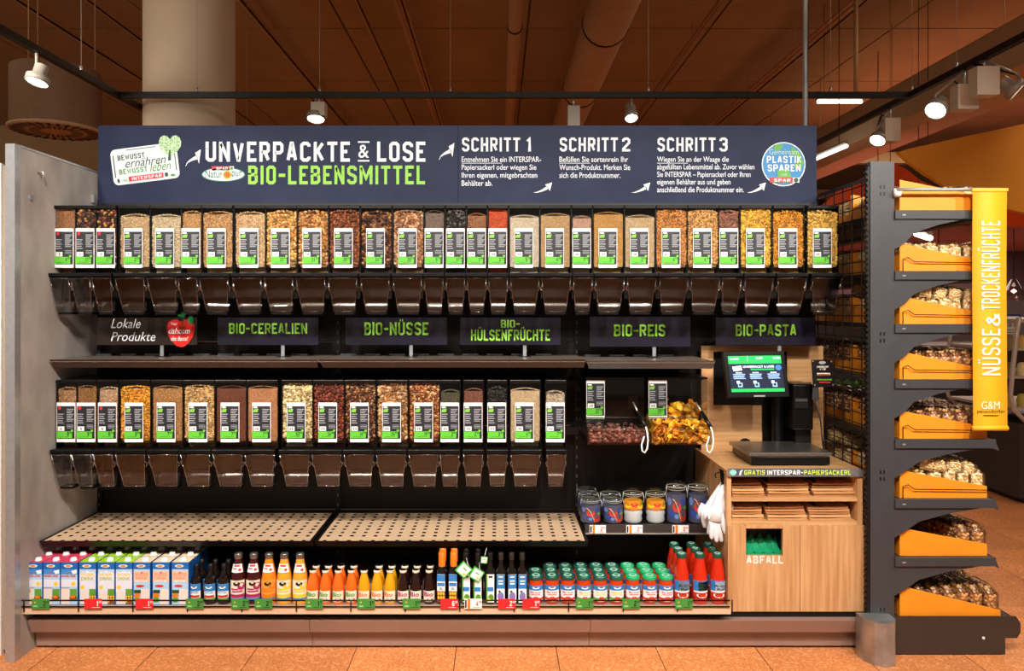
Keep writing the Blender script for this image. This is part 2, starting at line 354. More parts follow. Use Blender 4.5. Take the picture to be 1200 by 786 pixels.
m_ceil = mat('brown_ceiling_paint', 'a48a64', .85, noise=.06, nscale=1.5)
m_ceil2 = mat('brown_pipe_paint', 'b8946c', .6, noise=.05, nscale=6)
CZ = 4.9
ceil = struct(MB().box(-14, 16, -6, 24, CZ+.06, CZ+.12, m_ceil), 'ceiling')
cp = None
for i in range(-6, 7):
    for j in range(-1, 12):
        if cp is None:
            b = .012; cp = MB().box(b, 2.2-b, b, 2.136-b, 0, .05, m_ceil).build('ceiling_panel', ceil, world=False); o = cp
        else: o = cp.copy(); C.objects.link(o)
        o.location = (i*2.2+.35, 9.157-4*2.136+(j)*2.136, CZ+random.uniform(0, .004))
m_far = mat('dark_red_brown_wall', '4a2a1c', .8, noise=.1, nscale=1)
struct(MB().box(-14, 16, 21.5, 21.7, 0, 5, m_far), 'wall_back')
m_conc = mat('concrete_laminate', '8f8984', .6, col2='bdb6b0', nscale=3.2, detail=9, lo=.3, hi=.72, bump=.1, dist=.001, stretch=(1, 1.6, .8))
m_col = mat('column_cream_paint', 'cdb79c', .6, noise=.04, nscale=3)
struct(MB().lathe([(.30, 0), (.30, CZ)], m_col, 40, c=(X(222.5, 5.95), 5.95*K, 0)), 'column')
# beams far up left and right
m_beam = mat('beam_taupe_paint', 'b8a080', .7, noise=.05, nscale=3)
o = MB().box(3.5, 3.75, 2.2, 20, 3.16, 3.36, m_beam).box(3.56, 3.7, 2.2, 20, 3.36, 3.42, m_beam).build('ceiling_beam', loc=(3.6, 11, 3.16)); tag(o, kind='structure')
o = MB().box(4.6, 5.2, 2.2, 20, 3.62, 4.1, m_beam).build('ceiling_beam', loc=(4.9, 11, 3.6)); tag(o, kind='structure')
o = MB().box(-7.5, -3.4, 8.6, 8.9, 3.1, 3.6, m_ceil).build('ceiling_beam', loc=(-5, 8.7, 3.1)); tag(o, kind='structure')
for z, yy in ((4.2, 14), (3.9, 16.5)):
    o = MB().box(4, 14, yy, yy+.18, z, z+.2, m_ceil).build('ceiling_joist', loc=(9, yy, z)); tag(o, kind='structure')

# pipes and trunking under the ceiling
def runpipe(name, label, cat, x, z, r, y0=2.2, y1=20, bands=0, group=None):
    t = thing(name, label, cat, (x, y0, z), group)
    mb = MB().tube([(x, y0, z), (x, y1, z)], r, m_ceil2, 20); mb.build('pipe', t)
    for i in range(bands):
        y = y0+.9+i*2.35
        b = MB().lathe([(r+.002, -.015), (r+.008, -.015), (r+.008, .015), (r+.002, .015)], M_dark, 20, cap=False).build('hanger_strap', t, world=False)
        b.location = (0, y-y0, 0); b.rotation_euler = (PI/2, 0, 0)
        MB().tube([(x, y, z+r), (x, y, CZ)], .006, M_dark).build('hanger_rod', t)
    return t
runpipe('ventilation_duct', 'large round brown ventilation duct running under ceiling above second step heading', 'duct', 1.10, 4.45, .235, bands=7)
runpipe('ceiling_pipe', 'slim round brown pipe running under ceiling beside the large duct', 'pipe', X(605, 8.1), 4.42, .07, bands=7)
def trunk(px, py, z, label, wd=.10):
    k = (z-CH)*1000/(VY-py); x = X(px, k)
    t = thing('cable_trunking', label, 'cable tray', (x, 2.2, z))
    MB().box(x-wd/2, x+wd/2, 2.2, 20, z, z+.03, m_ceil2).build('tray', t)
    MB().tube([(x-wd*.2, 2.2, z-.012), (x-wd*.2, 20, z-.012)], .010, m_ceil2).tube([(x+wd*.25, 2.2, z-.010), (x+wd*.25, 20, z-.010)], .008, M_dark).build('cable', t)
    for y in range(3, 20, 2): MB().tube([(x, y, z), (x, y, CZ)], .004, m_ceil2).build('hanger_rod', t)
trunk(467, 0, 4.6, 'brown cable tray on ceiling above the words of the banner headline', .12)
trunk(282, 0, 4.7, 'brown cable tray on ceiling just right of cream column', .06)
trunk(20, 0, 4.5, 'thin brown cable tray on ceiling above the round air diffuser', .05)
trunk(103, 0, 4.6, 'thin dark conduit on ceiling running behind cream column', .03)
trunk(1010, 0, 4.6, 'wide brown cable tray on ceiling above the round green badge', .16)
trunk(418, 0, 4.7, 'thin brown conduit on ceiling between the two trays over the headline', .03)
trunk(845, 0, 4.7, 'thin brown conduit on ceiling crossing above third step heading', .03)
trunk(1240, 0, 4.1, 'round brown rail running under ceiling over the track spotlights', .07)
o = MB().tube([P(1003, 0, 7.5), P(1003, 108, 7.5)], .02, m_ceil2, 8).tube([P(1003, 0, 7.5), P(1003, 0, 7.5)+Vector((0, 0, .3))], .02, m_ceil2, 8).build('sprinkler_pipe', loc=P(1003, 0, 7.5)); tag(o, 'thin vertical pipe hanging from ceiling right of silver pole', 'pipe')

# ---------------- main shelving unit ----------------
KF, KB = 3.80, 4.48
XL, XR = -2.09, 1.645; XS = (XL, -.84, .41, XR); XK = 1.634
YB = KB*K
unit = thing('shelving_unit', 'long black wall shelving unit carrying the bulk food dispensers', 'shelving', (0, KF*K, 0))
for i in range(3):
    for a, b in ((.06, .48), (.482, .92), (.922, 1.36), (1.362, 1.80), (1.802, 2.44)):
        MB().box(XS[i]+.004, XS[i+1]-.004, YB, YB+.02, a, b-.003, M_dark).build('back_panel', unit)
for i, x in enumerate(XS):
    u = MB().box(x-.014, x+.014, YB-.012, YB, .06, 2.06, M_black).build('upright', unit)
    s = MB()
    for q in range(38): s.box(x-.003, x+.003, YB-.0135, YB-.0115, .1+q*.05, .116+q*.05, mat('slot_grey', '6a625c', .4))  # paler grey slot marks, slightly proud of the upright
    s.build('slots', u)
# base deck with lip, kick panels
yl = KF*K-.02
for i in range(3):
    x0, x1 = XS[i], XS[i+1]
    xk = min(x1, XK)
    if i < 2: MB().box(x0, x1, yl, YB-.02, .185, .205, M_kick).build('base_deck', unit)
    else: MB().box(x0, 1.026, yl, YB-.02, .185, .205, M_kick).build('base_deck', unit)
    MB().hexa([(x0+.001, yl+.03, .090), (xk-.001, yl+.03, .090), (xk-.001, yl+.3, .090), (x0+.001, yl+.3, .090)], [(x0+.001, yl+.008, .150), (xk-.001, yl+.008, .150), (xk-.001, yl+.3, .150), (x0+.001, yl+.3, .150)], M_kick).build('kick_bumper', unit)
    MB().box(x0+.001, xk-.001, yl+.07, yl+.10, .012, .090, M_kick).build('kick_panel', unit)
    MB().box(x0, x1, yl+.12, YB, 0, .06, M_black).build('plinth', unit)
lip = MB().box(-2.1, 1.026, yl-.012, yl, .187, .222, mat('beige_lip', 'd0b294', .45, noise=.04)).build('shelf_lip', unit)
MB().box(XL, XR, yl+.05, yl+.08, .150, .186, M_black).build('shadow_gap_rail', unit)
wr = MB(); yw = yl-.016
wr.tube([(-2.1, yw, .249), (1.02, yw, .249)], .0035, M_blackp, 6).tube([(-2.1, yw, .222), (1.02, yw, .222)], .0035, M_blackp, 6)
for q in range(14): wr.tube([(-2.09+q*.24, yw, .20), (-2.09+q*.24, yw, .252)], .003, M_blackp, 6)
wr.build('wire_fence', unit)
# perforated shelves
m_perf = mat('beige_perforated_shelf', 'c4a688', .5, noise=.04, nscale=6)
def perf(x0, x1, z):
    mb = MB(); y0 = 3.885*K; y1 = YB-.05; nx = 22; cw = (x1-x0-.03)/nx; ny = 9; ch = (y1-y0-.01)/ny; X0 = x0+.015; Y0 = y0+.006
    for i in range(nx):
        for j in range(ny):
            a, b = X0+i*cw, X0+(i+1)*cw; c, d = Y0+j*ch, Y0+(j+1)*ch
            m1, m2 = (a+b)/2-.0085, (a+b)/2+.0085; n1, n2 = (c+d)/2-.011, (c+d)/2+.011
            if j == 0: n1, n2 = c+.0, c+.014
            vs = [(a, c, z), (b, c, z), (b, d, z), (a, d, z), (m1, n1, z), (m2, n1, z), (m2, n2, z), (m1, n2, z)]
            vs += [(p[0], p[1], z-.012) for p in vs[4:]]
            mb.add(vs, [(0, 1, 5, 4), (1, 2, 6, 5), (2, 3, 7, 6), (3, 0, 4, 7)], m_perf)
            mb.add(vs, [(4, 5, 9, 8), (5, 6, 10, 9), (6, 7, 11, 10), (7, 4, 8, 11)], M_black)  # hole walls coloured black, painted shade so the perforations read dark
            mb.add([(m1, n1, z-.0119), (m2, n1, z-.0119), (m2, n2, z-.0119), (m1, n2, z-.0119)], [(0, 1, 2, 3)], M_black)
    o = mb.build('perforated_shelf', unit)
    e = MB(); e.hexa([(x0+.012, y0+.02, z-.03), (x1-.012, y0+.02, z-.03), (x1-.012, y0+.035, z-.03), (x0+.012, y0+.035, z-.03)], [(x0, y0-.004, z+.001), (x1, y0-.004, z+.001), (x1, y0+.006, z+.001), (x0, y0+.006, z+.001)], M_black)
    for q in (x0, x1-.014): e.hexa([(q+.003, y0+.02, z-.03), (q+.011, y0+.02, z-.03), (q+.011, y1, z-.06), (q+.003, y1, z-.06)], [(q, y0, z+.001), (q+.014, y0, z+.001), (q+.014, y1, z+.001), (q, y1, z+.001)], M_black)
    e.box(x0+.01, x1-.01, y0+.03, y1, z-.016, z-.0125, M_black)
    e.build('shelf_edge', o)
perf(XL, -.846, .475); perf(-.836, .41, .475)
# mid shelf
m_mid = mat('mid_shelf_top_enamel', '6f625a', .3, noise=.1, nscale=9)
m_mide = mat('mid_shelf_edge', '4a3a32', .35, metal=.3, noise=.06)
m_mids = mat('mid_shelf_edge_grey', '6c6e72', .3, metal=.6)
def mid(x0, x1, z, me, yf=3.975):
    y0 = yf*K
    o = MB().box(x0, x1, y0+.004, YB-.04, z-.012, z-.004, m_mid).build('shelf', unit)
    e = MB(); e.hexa([(x0+.014, y0+.03, z-.040), (x1-.004, y0+.03, z-.040), (x1-.004, y0+.045, z-.040), (x0+.014, y0+.045, z-.040)], [(x0, y0-.004, z), (x1, y0-.004, z), (x1, y0+.008, z), (x0, y0+.008, z)], me).build('shelf_edge', o)
    for q in range(int((x1-x0)/.125)): MB().box(x0+.03+q*.125, x0+.11+q*.125, YB-.10, YB-.06, z-.004, z+.006, mat('mid_shelf_slot_rim', '59626a', .25, metal=.6)).build('slot_rim', o)
mid(XL, -.844, 1.297, m_mide); mid(-.838, .406, 1.297, m_mide); mid(.412, 1.01, 1.292, m_mids)
# hanging rails behind dispensers
for z in (1.97, 1.73, 1.145, .905):
    x1 = XR if z > 1.3 else .41
    MB().box(XL+.01, x1, YB-.08, YB-.05, z-.02, z+.02, M_black).build('mounting_rail', unit)
for x in XS:
    for z in (1.97, 1.73): MB().box(x-.012, x+.012, YB-.055, YB, z-.02, z+.02, M_black).build('rail_bracket', unit)
for x in (XS[0]+.02, XS[1], .39):
    for z in (1.145, .905): MB().box(x-.012, x+.012, YB-.055, YB, z-.02, z+.02, M_black).build('rail_bracket', unit)
# jar shelf
js = MB().box(.415, 1.02, 4.09*K, YB-.03, .480, .494, M_dark).build('jar_shelf', unit)
MB().box(.415, 1.02, 4.09*K-.008, 4.09*K, .462, .502, mat('jar_shelf_edge', '38302e', .4)).box(.415, 1.02, 4.09*K-.01, 4.09*K, .455, .462, M_alu).build('price_channel', js)

# left side panel and its neighbour
sp = thing('side_partition', 'tall grey concrete-look partition closing the unit at left', 'partition', (-2.12, 3.73*K, 0))
MB().box(-2.135, -2.1, 3.74*K, 4.53*K, .0, 2.243, m_conc).build('laminate_board', sp)
MB().box(-2.138, -2.097, 3.70*K, 3.745*K, 0, 2.25, M_alu).build('front_edge_profile', sp)
MB().box(-2.138, -2.097, 3.745*K, 4.53*K, 2.243, 2.252, M_alu).build('top_edge_profile', sp)
for py in (231, 690):
    b = MB().lathe([(.014, 0), (.014, .006)], M_screw, 14); o = b.build('mounting_disc', sp, world=False)
    o.location = (-2.1+2.12, 3.83*K-3.73*K, Z(py, 3.83)); o.rotation_euler = (0, PI/2, 0)
MB().tube([(-2.1, 3.89*K, 2.155), (-2.075, 3.89*K, 2.155), (-2.07, 3.89*K, 2.13)], .005, M_screw, 6).build('coat_hook', sp)
o = MB().box(-2.10, -2.085, 4.40*K, 4.43*K, 2.08, 2.12, M_alu).build('sign_bracket', sp)
sp2 = thing('cooler_end_panel', 'narrow pale grey end panel at far left edge of the picture', 'panel', (-2.30, 3.8*K, 0))
MB().box(-2.60, -2.212, 3.80*K, 4.5*K, 0.02, 2.175, mat('pale_grey_enamel', 'c9c6c1', .4)).build('panel', sp2)
MB().box(-2.205, -2.178, 3.79*K, 4.5*K, 0.02, 2.17, mat('tan_enamel', 'ab9883', .4)).box(-2.215, -2.20, 3.775*K, 3.80*K, 0.0, 2.178, M_whitep).build('edge_trim', sp2)
# ---------------- main sign board ----------------
KS = 4.45
m_navy = mat('navy_slate_print', '1a2340', .6, spec=.25, col2='252e4c', nscale=5, detail=6, lo=.3, hi=.75)
sb = thing('sign_board', 'wide navy banner board above the dispensers explaining three steps', 'sign', (-.2, KS*K, 2.083))
x0, x1, z0, z1 = X(115, KS), X(957, KS), Z(238, KS), Z(147, KS); xs_ = X(537, KS)
MB().box(x0, xs_-.001, KS*K, KS*K+.03, z0, z1, m_navy).build('board_panel', sb)
MB().box(xs_+.001, x1, KS*K, KS*K+.03, z0, z1, m_navy).build('board_panel', sb)
MB().box(x0, x1, KS*K-.004, KS*K+.034, z0-.012, z0, M_black).build('lower_rail', sb)
for bx in (-2.0, -.84, .41, 1.6): MB().box(bx-.02, bx+.02, KS*K+.03, KS*K+.045, 1.95, z1-.05, M_black).build('bracket', sb)
def FS(px, py, e=.0015): p = P(px, py, KS); p.y = KS*K-e; return p
FS2 = lambda a, b: FS(a, b, .003)
FS3 = lambda a, b: FS(a, b, .0045)
def print_(name, fn, parent=sb):
    mb = MB(); fn(mb); return mb.build(name, parent)
def B(b):
    b.block(FS, 'UNVERPACKTE', 241, 166, 410, 189.5, M_chalk)
    b.text(FS, '&', 420, 169.5, 432.5, 185, M_chalk, off=.008); b.rect(FS, 419.5, 165.5, 433, 167.3, M_chalk); b.rect(FS, 419.5, 187.5, 433, 189.3, M_chalk)
    b.block(FS, 'LOSE', 442, 166, 498.5, 189.5, M_chalk)
print_('headline_lettering', B)
print_('green_lettering', lambda b: b.block(FS, 'BIO-LEBENSMITTEL', 291, 194, 498, 216, M_lime))
for t, a, c in (('SCHRITT 1', 541.5, 622.5), ('SCHRITT 2', 656, 738.5), ('SCHRITT 3', 770.5, 852.5)):
    print_('step_heading', lambda b: b.block(FS, 'SCHRITT', a, 161.2, a+68, 177.5, M_chalk)); print_('step_number', lambda b: b.block(FS, t[-1], (c-9.5 if t[-1] != '1' else c-6), 161.2, c, 177.5, M_chalk))
M_txt = mat('white_print', 'dfe6ef', .5)
LN = [(541, 183.4, 9.3, ['Entnehmen Sie ein INTERSPAR-', 'Papiersackerl oder wiegen Sie', 'Ihren eigenen, mitgebrachten', 'Behälter ab.'], [93, 87.5, 88.5, 36]),
      (655.5, 183.4, 9.3, ['Befüllen Sie sortenrein Ihr', 'Wunsch-Produkt. Merken Sie', 'sich die Produktnummer.'], [80.5, 83, 71.5]),
      (770, 183.4, 8.85, ['Wiegen Sie an der Waage die', 'abgefüllten Lebensmittel ab. Zuvor wählen', 'Sie INTERSPAR – Papiersackerl oder Ihren', 'eigenen Behälter aus und geben', 'anschließend die Produktnummer ein.'], [84, 114, 109.5, 86, 101.5])]
for xx, yy, dy, ls, ws in LN:
    def B(b):
        for i, (l, wd) in enumerate(zip(ls, ws)):
            y = yy+i*dy; desc = any(c in l for c in 'gpj,'); b.text(FS, l, xx, y, xx+wd, y+6.5+(1.7 if desc else 0), M_txt, off=.006)
    print_('step_text', B)
    print_('underline', lambda b: b.rect(FS, xx, yy+7.5, xx+[47, 36, 36][[541, 655.5, 770].index(xx)], yy+8.1, M_txt))
def arrow(cx, cy, w, h, m=M_chalk):
    def B(b):
        pts = []
        n = 8
        up = [(cx-w*.5+w*.72*(i/n), cy+h*.5-h*.62*(i/n)**(1.7 if w > h*1.4 else .55)) for i in range(n+1)]
        lo = [(p[0]+(.02+.11*(i/n))*w, p[1]+(.02+.20*(i/n))*h) for i, p in enumerate(up)]
        for i in range(n): b.poly(FS, [up[i], lo[i], lo[i+1], up[i+1]], m)
        ex, ey = (up[-1][0]+lo[-1][0])/2, (up[-1][1]+lo[-1][1])/2
        b.poly(FS, [(ex-w*.16, ey-h*.26), (ex+w*.10, ey+h*.36), (cx+w*.5, cy-h*.48)], m)
    print_('arrow', B)
arrow(226.5, 184.5, 18, 20); arrow(523.5, 177, 18, 20); arrow(636, 219.5, 22, 12); arrow(751, 219.5, 22, 12); arrow(886.5, 219.5, 22, 12)
# tilted card emblem
m_cardw = mat('emblem_pale', 'dfe8ee', .5); m_dg = mat('emblem_dark_green', '1c4630', .5); m_mg = mat('emblem_green', '4f8f35', .5); m_pg = mat('emblem_pale_green', 'c5e0bb', .5, col2='5f9f50', nscale=260, lo=.5, hi=.56)
def rot(px, py, c=(171, 190), a=-.125, fr=FS2):
    dx, dy = px-c[0], py-c[1]; return fr(c[0]+dx*math.cos(a)-dy*math.sin(a), c[1]+dx*math.sin(a)+dy*math.cos(a))
R2 = lambda u, v: rot(u, v); R3 = lambda u, v: rot(u, v, fr=FS3)
def rr(x0, y0, x1, y1, r, n=4):
    pts = []
    for cx, cy, a in ((x1-r, y0+r, -PI/2), (x1-r, y1-r, 0), (x0+r, y1-r, PI/2), (x0+r, y0+r, PI)):
        for i in range(n+1): t = a+PI/2*i/n; pts.append((cx+r*math.cos(t), cy+r*math.sin(t)))
    return pts[::-1]
def B(b):
    b.poly(R2, rr(131, 171, 209, 213, 6), m_cardw)
    for q in ((133.5, 178, 134.6, 204), (205.4, 178, 206.5, 204), (150, 173, 185, 173.8)): b.rect(R3, *q, m_dg)
    b.block(R3, 'BEWUSST', 139, 178.5, 171, 184.5, m_dg); b.text(R3, 'ernähren', 147, 184, 195, 194, m_dg, shear=.35)
    b.block(R3, 'BEWUSST', 139, 195, 172, 201, m_mg); b.text(R3, 'leben', 175, 191.5, 200, 202, m_mg, shear=.35)
    b.text(R3, 'mit', 141, 206, 148, 210, m_mg, shear=.3); b.rect(R3, 149, 204.5, 190, 210.5, mat('emblem_red', 'd92a31', .5))
    b.block(lambda u, v: rot(u, v, fr=lambda a, c: FS(a, c, .006)), 'INTERSPAR', 153, 205.7, 188, 209.5, m_cardw)
    b.disc(R3, 193.5, 207.5, 2.2, 2.6, m_dg); b.disc(R3, 201, 209, 3, 1.5, m_mg); b.disc(R3, 137, 208, 1.5, 2.6, m_dg)
    b.poly(lambda a, c: FS(a, c, .006), [(199.7, 163.5), (203, 159.5), (207, 158.8), (211, 161.5), (213, 166.5), (212.3, 172), (208, 178), (200, 184.5), (192, 178.5), (187.2, 172), (186.6, 166), (188.5, 161), (192.5, 158.8), (196.5, 159.8)], m_pg)
    b.poly(lambda a, c: FS(a, c, .0075), [(199, 176), (197.3, 188), (201, 188), (200.5, 176)], m_dg)
print_('nutrition_emblem', B)
def B(b):
    b.disc(FS2, 262, 204.5, 25.5, 8.4, mat('oval_teal', '1d8a66', .5), 32); b.disc(FS3, 262, 204.5, 24.2, 7.4, M_white, 32)
    G = lambda a, c: FS(a, c, .006)
    b.text(G, 'Natur', 241, 199.5, 261, 208.5, mat('oval_teal_ink', '15706a', .5), off=.01); b.text(G, 'pur', 272, 200.5, 284, 210, mat('oval_teal_ink', '15706a', .5), off=.01)
    for i in range(8): t = i*PI/4; b.disc(G, 266.8+3.3*math.cos(t), 205+3.3*math.sin(t), 2, 2, mat('petal_yellow', 'f2b91c', .5), 8)
    b.disc(lambda a, c: FS(a, c, .0075), 266.8, 205, 2.1, 2.1, mat('petal_heart', 'd9541c', .5), 10)
    b.rect(FS3, 248.5, 195, 273.5, 199.8, mat('emblem_red', 'd92a31', .5)); b.rect(G, 269.5, 195, 274.5, 199.8, M_white); b.disc(lambda a, c: FS(a, c, .0075), 272, 197.4, 1.9, 2, m_mg, 10)
    b.block(G, 'SPAR', 254, 196, 267.5, 199, M_white)
print_('organic_oval_emblem', B)
def B(b):
    G = lambda a, c: FS(a, c, .006)
    b.disc(FS2, 918, 192.5, 25.6, 25.9, M_white, 36); b.disc(FS3, 918, 192.5, 24.4, 24.7, mat('globe_blue', '1e86c8', .5), 36)
    m = mat('globe_green', '5aa838', .5)
    b.poly(G, [(926, 172), (936, 178), (941, 190), (938, 200), (930, 196), (934, 186), (927, 180)], m); b.poly(G, [(910, 200), (922, 197), (927, 206), (918, 215), (911, 209)], m)
    b.poly(G, [(906, 170), (918, 169), (914, 176), (907, 177)], m)
    H = lambda a, c: FS(a, c, .0075)
    b.text(H, 'Gemeinsam', 901, 175, 935, 181.5, mat('badge_pale', 'b9d9c6', .5)); b.block(H, 'PLASTIK', 898, 183, 938.5, 191.2, M_white)
    b.block(H, 'SPAREN', 899, 193, 937.5, 201, M_white); b.text(H, 'mit', 914.5, 203, 922, 206.5, mat('badge_pale', 'b9d9c6', .5))
    b.rect(H, 901.5, 208.3, 928.5, 214.3, mat('emblem_red', 'd92a31', .5)); b.rect(H, 928.5, 208.3, 936, 214.3, M_white)
    b.block(lambda a, c: FS(a, c, .009), 'SPAR', 906.5, 209.6, 925.5, 213.2, M_white); b.disc(lambda a, c: FS(a, c, .009), 932.2, 211.3, 2.8, 2.8, m_dg, 12)
print_('plastic_saving_badge', B)
o = MB().tube([P(943.5, 150, 4.52), P(943.5, -60, 4.52)], .0125, M_galv, 12).build('support_pole', loc=P(943.5, 150, 4.52)); tag(o, 'silver metal pole rising from banner board to ceiling', 'pole')
# extend pole to the ceiling
o.scale = (1, 1, (CZ-Z(150, 4.52))/(Z(-60, 4.52)-Z(150, 4.52)))

# ---------------- category signs ----------------
KC = 4.24; m_catn = mat('dark_category_print', '17151f', .25, col2='211d30', nscale=5)
m_catb = mat('dark_brown_print', '241b18', .3)
def cat_sign(px0, px1, lines, label, m=m_catn, posts=True, y0=372, y1=404):
    cx = (px0+px1)/2; t = thing('category_sign', label, 'sign', (X(cx, KC), KC*K, 1.297), 'category signs along the middle shelf')
    MB().box(X(px0, KC), X(px1, KC), KC*K, KC*K+.006, Z(y1, KC), Z(y0, KC), m).build('sign_plate', t)
    st = MB()
    for q in ((cx+17, ) if posts else (cx+27,)):
        st.box(X(q-2, KC), X(q+2, KC), KC*K+.006, KC*K+.012, 1.294, Z(y1, KC)+.02, M_galv)
    st.box(X(cx+10, KC), X(cx+24, KC), KC*K-.01, KC*K+.05, 1.293, 1.297, M_black); st.build('foot', t)
    fr = lambda a, c, e=.0012: Vector((X(a, KC), KC*K-e, Z(c, KC)))
    for s, a, b_, c, d, mm, sh, of in lines:
        mb = MB(); (mb.text(fr, s, a, b_, c, d, mm, sh, of) if sh else mb.block(fr, s, a, b_, c, d, mm, st=.17, ar=.44, gap=.14)); mb.build('lettering', t)
    return t, fr
L = M_lime
t, fr = cat_sign(113, 231, [('Lokale', 130, 373.5, 165, 384.5, M_chalk, .35, .0), ('Produkte', 130, 389, 182.5, 399.5, M_chalk, .3, .0)], 'dark sign lettered Lokale Produkte with red apple', m_catb)
ap = MB(); G = lambda a, c: fr(a, c, .003); m_apple = mat('apple_red', 'd2231f', .35)
cx, cy = 212, 389
ap.poly(G, [(cx+dx, cy+dy) for dx, dy in [(0, -12), (5, -15), (11, -14), (16, -9), (16.5, -2), (14, 6), (9, 13), (4, 17), (0, 17.5), (-5, 16), (-11, 10), (-15, 3), (-16.5, -5), (-14, -12), (-8, -15), (-3, -14)]][::-1], m_apple)
H = lambda a, c: fr(a, c, .0045)
ap.disc(H, 213, 368.5, 4.5, 3.2, mat('leaf_green', '0f7a3c', .4)); ap.disc(H, 224, 375, 3.2, 5, mat('leaf_green', '0f7a3c', .4)); ap.poly(H, [(213, 381), (214.5, 381), (217, 371), (215.5, 371)], m_dg)
ap.text(H, 'Von', 201, 377, 208, 381, M_white, .3); ap.text(H, 'dahoam', 198, 384, 223, 391, M_white, .3, .01); ap.text(H, 'das Beste!', 201, 394, 221, 399, M_white, .3)
ap.build('apple_emblem', t)
cat_sign(255, 373, [('BIO-CEREALIEN', 268.5, 378.5, 360, 391, L, 0, .03)], 'dark sign lettered BIO-CEREALIEN in green capitals')
cat_sign(405, 524, [('BIO-NÜSSE', 427, 377.5, 502, 392.5, L, 0, .03)], 'dark sign lettered BIO-NÜSSE in green capitals')
cat_sign(539, 657, [('BIO-', 587, 374.5, 609, 384, L, 0, .03), ('HÜLSENFRÜCHTE', 552, 386, 644.5, 399, L, 0, .03)], 'dark sign lettered BIO-HÜLSENFRÜCHTE over two lines')
cat_sign(691, 809, [('BIO-REIS', 719.5, 380, 779.5, 394, L, 0, .03)], 'dark sign lettered BIO-REIS in green capitals', y0=371, y1=406)
t, _ = cat_sign(839, 955, [('BIO-PASTA', 862, 380, 933, 393.5, L, 0, .03)], 'dark sign lettered BIO-PASTA above the scale monitor', y1=404.5)

# ---------------- dispensers ----------------
ZT, ZR = 2.022, 1.692
YD = 4.04*K
DP = {}
def proto(wd):
    """dispenser of the given width; origin at bottom rail level, front face y=0, centre x=0"""
    h = wd/2-.0022; t = thing('bulk_dispenser', None, None, (0, 0, 0))
    H = ZT-ZR; b = MB()
    b.box(-h, h, 0, .003, .03, H-.012, M_clear); b.box(-h, -h+.003, .003, .285, .03, H-.012, M_clear); b.box(h-.003, h, .003, .285, .03, H-.012, M_clear)
    b.box(-h, h, .285, .288, .0, H-.012, M_clear)
    # sloping throat
    b.hexa([(-h*.92, .045, 0), (h*.92, .045, 0), (h*.92, .048, 0), (-h*.92, .048, 0)], [(-h, 0, .03), (h, 0, .03), (h, .003, .03), (-h, .003, .03)], M_clear)
    b.build('hopper', t)
    b = MB()
    for s in (-1, 1): b.box(min(s*h, s*(h+.0022)), max(s*h, s*(h+.0022)), .002, .28, .0, H-.01, M_blackp)
    b.build('side_rib', t)
    b = MB().box(-h-.001, h+.001, -.004, .292, H-.012, H-.002, M_blackp).box(-h-.001, h+.001, -.007, .0, H-.016, H, M_blackp); bevel(b.build('lid', t), .003)
    b = MB().hexa([(-h*.9, .05, -.11), (h*.9, .05, -.11), (h*.9, .27, -.11), (-h*.9, .27, -.11)], [(-h*.98, .06, 0), (h*.98, .06, 0), (h*.98, .27, 0), (-h*.98, .27, 0)], mat('smoked_brown_plastic', '1c100b', .25, spec=.6, noise=.4, nscale=60))
    b.build('metering_housing', t)
    w2 = wd/2-.001
    b = MB().box(-w2, w2, -.052, .06, -.008, .008, M_blackp)
    for s in (-1, 1): b.hexa([(s*w2, -.03, -.055), (s*(w2-.004), -.03, -.055), (s*(w2-.004), .02, -.07), (s*w2, .02, -.07)], [(s*w2, -.052, 0), (s*(w2-.004), -.052, 0), (s*(w2-.004), .06, 0), (s*w2, .06, 0)], M_blackp)
    bevel(b.build('handle_flap', t), .002)
    # chute: four clear walls tapering down and back
    a, c = h*.93, h*.66; zt, zb = -.016, -.172; fy, by = -.046, .05; fyb, byb = -.004, .06; e = .0025; b = MB()
    b.hexa([(-c, fyb, zb), (c, fyb, zb), (c, fyb+e, zb), (-c, fyb+e, zb)], [(-a, fy, zt), (a, fy, zt), (a, fy+e, zt), (-a, fy+e, zt)], M_clears)
    for s in (-1, 1): b.hexa([(s*c, fyb, zb), (s*c, byb, zb), (s*(c-e), byb, zb), (s*(c-e), fyb, zb)], [(s*a, fy, zt), (s*a, by, zt), (s*(a-e), by, zt), (s*(a-e), fy, zt)], M_clears)
    ch = b.build('chute', t)
    b = MB(); rim = clear('rim_acrylic', (.75, .75, .75), 1.5, .1, .35)
    P4 = [(-c, fyb, zb), (-a, fy, zt), (a, fy, zt), (c, fyb, zb)]
    for i in range(3): b.tube([P4[i], P4[i+1]], .0016, rim, 5)
    b.tube([P4[3], P4[0]], .0016, rim, 5)
    for s in (-1, 1): b.tube([(s*a*.98, fy+.004, zt-.03), (s*(a+.004), fy+.02, zt-.045), (s*a*.93, fy+.02, zt-.06)], .003, rim, 5)
    b.box(-c*.97, c*.97, fyb+.004, byb, zb-.014, zb-.002, M_blackp)
    b.build('rim', ch)
    b = MB(); n = 7; m_glint_cup = clear('glint_cup_acrylic', (.74, .74, .76), 1.5, .13, .22)  # curved pane added low in the chute to catch lamp highlights
    vs = []
    for i in range(n+1):
        th = PI/2*i/n; vs += [(-c*1.05, byb-.004-.042*math.sin(th), zb+.075-.07*(1-math.cos(th))-.002), (c*1.05, byb-.004-.042*math.sin(th), zb+.075-.07*(1-math.cos(th))-.002)]
    b.add(vs, [(2*i, 2*i+1, 2*i+3, 2*i+2) for i in range(n)], m_glint_cup, True); b.build('glint_cup', ch)
    return t
DP = {'n': proto(.1), 'w': proto(.15)}
for t in DP.values(): t.location = (0, 0, -50)
LBW, LBH = .088, .187
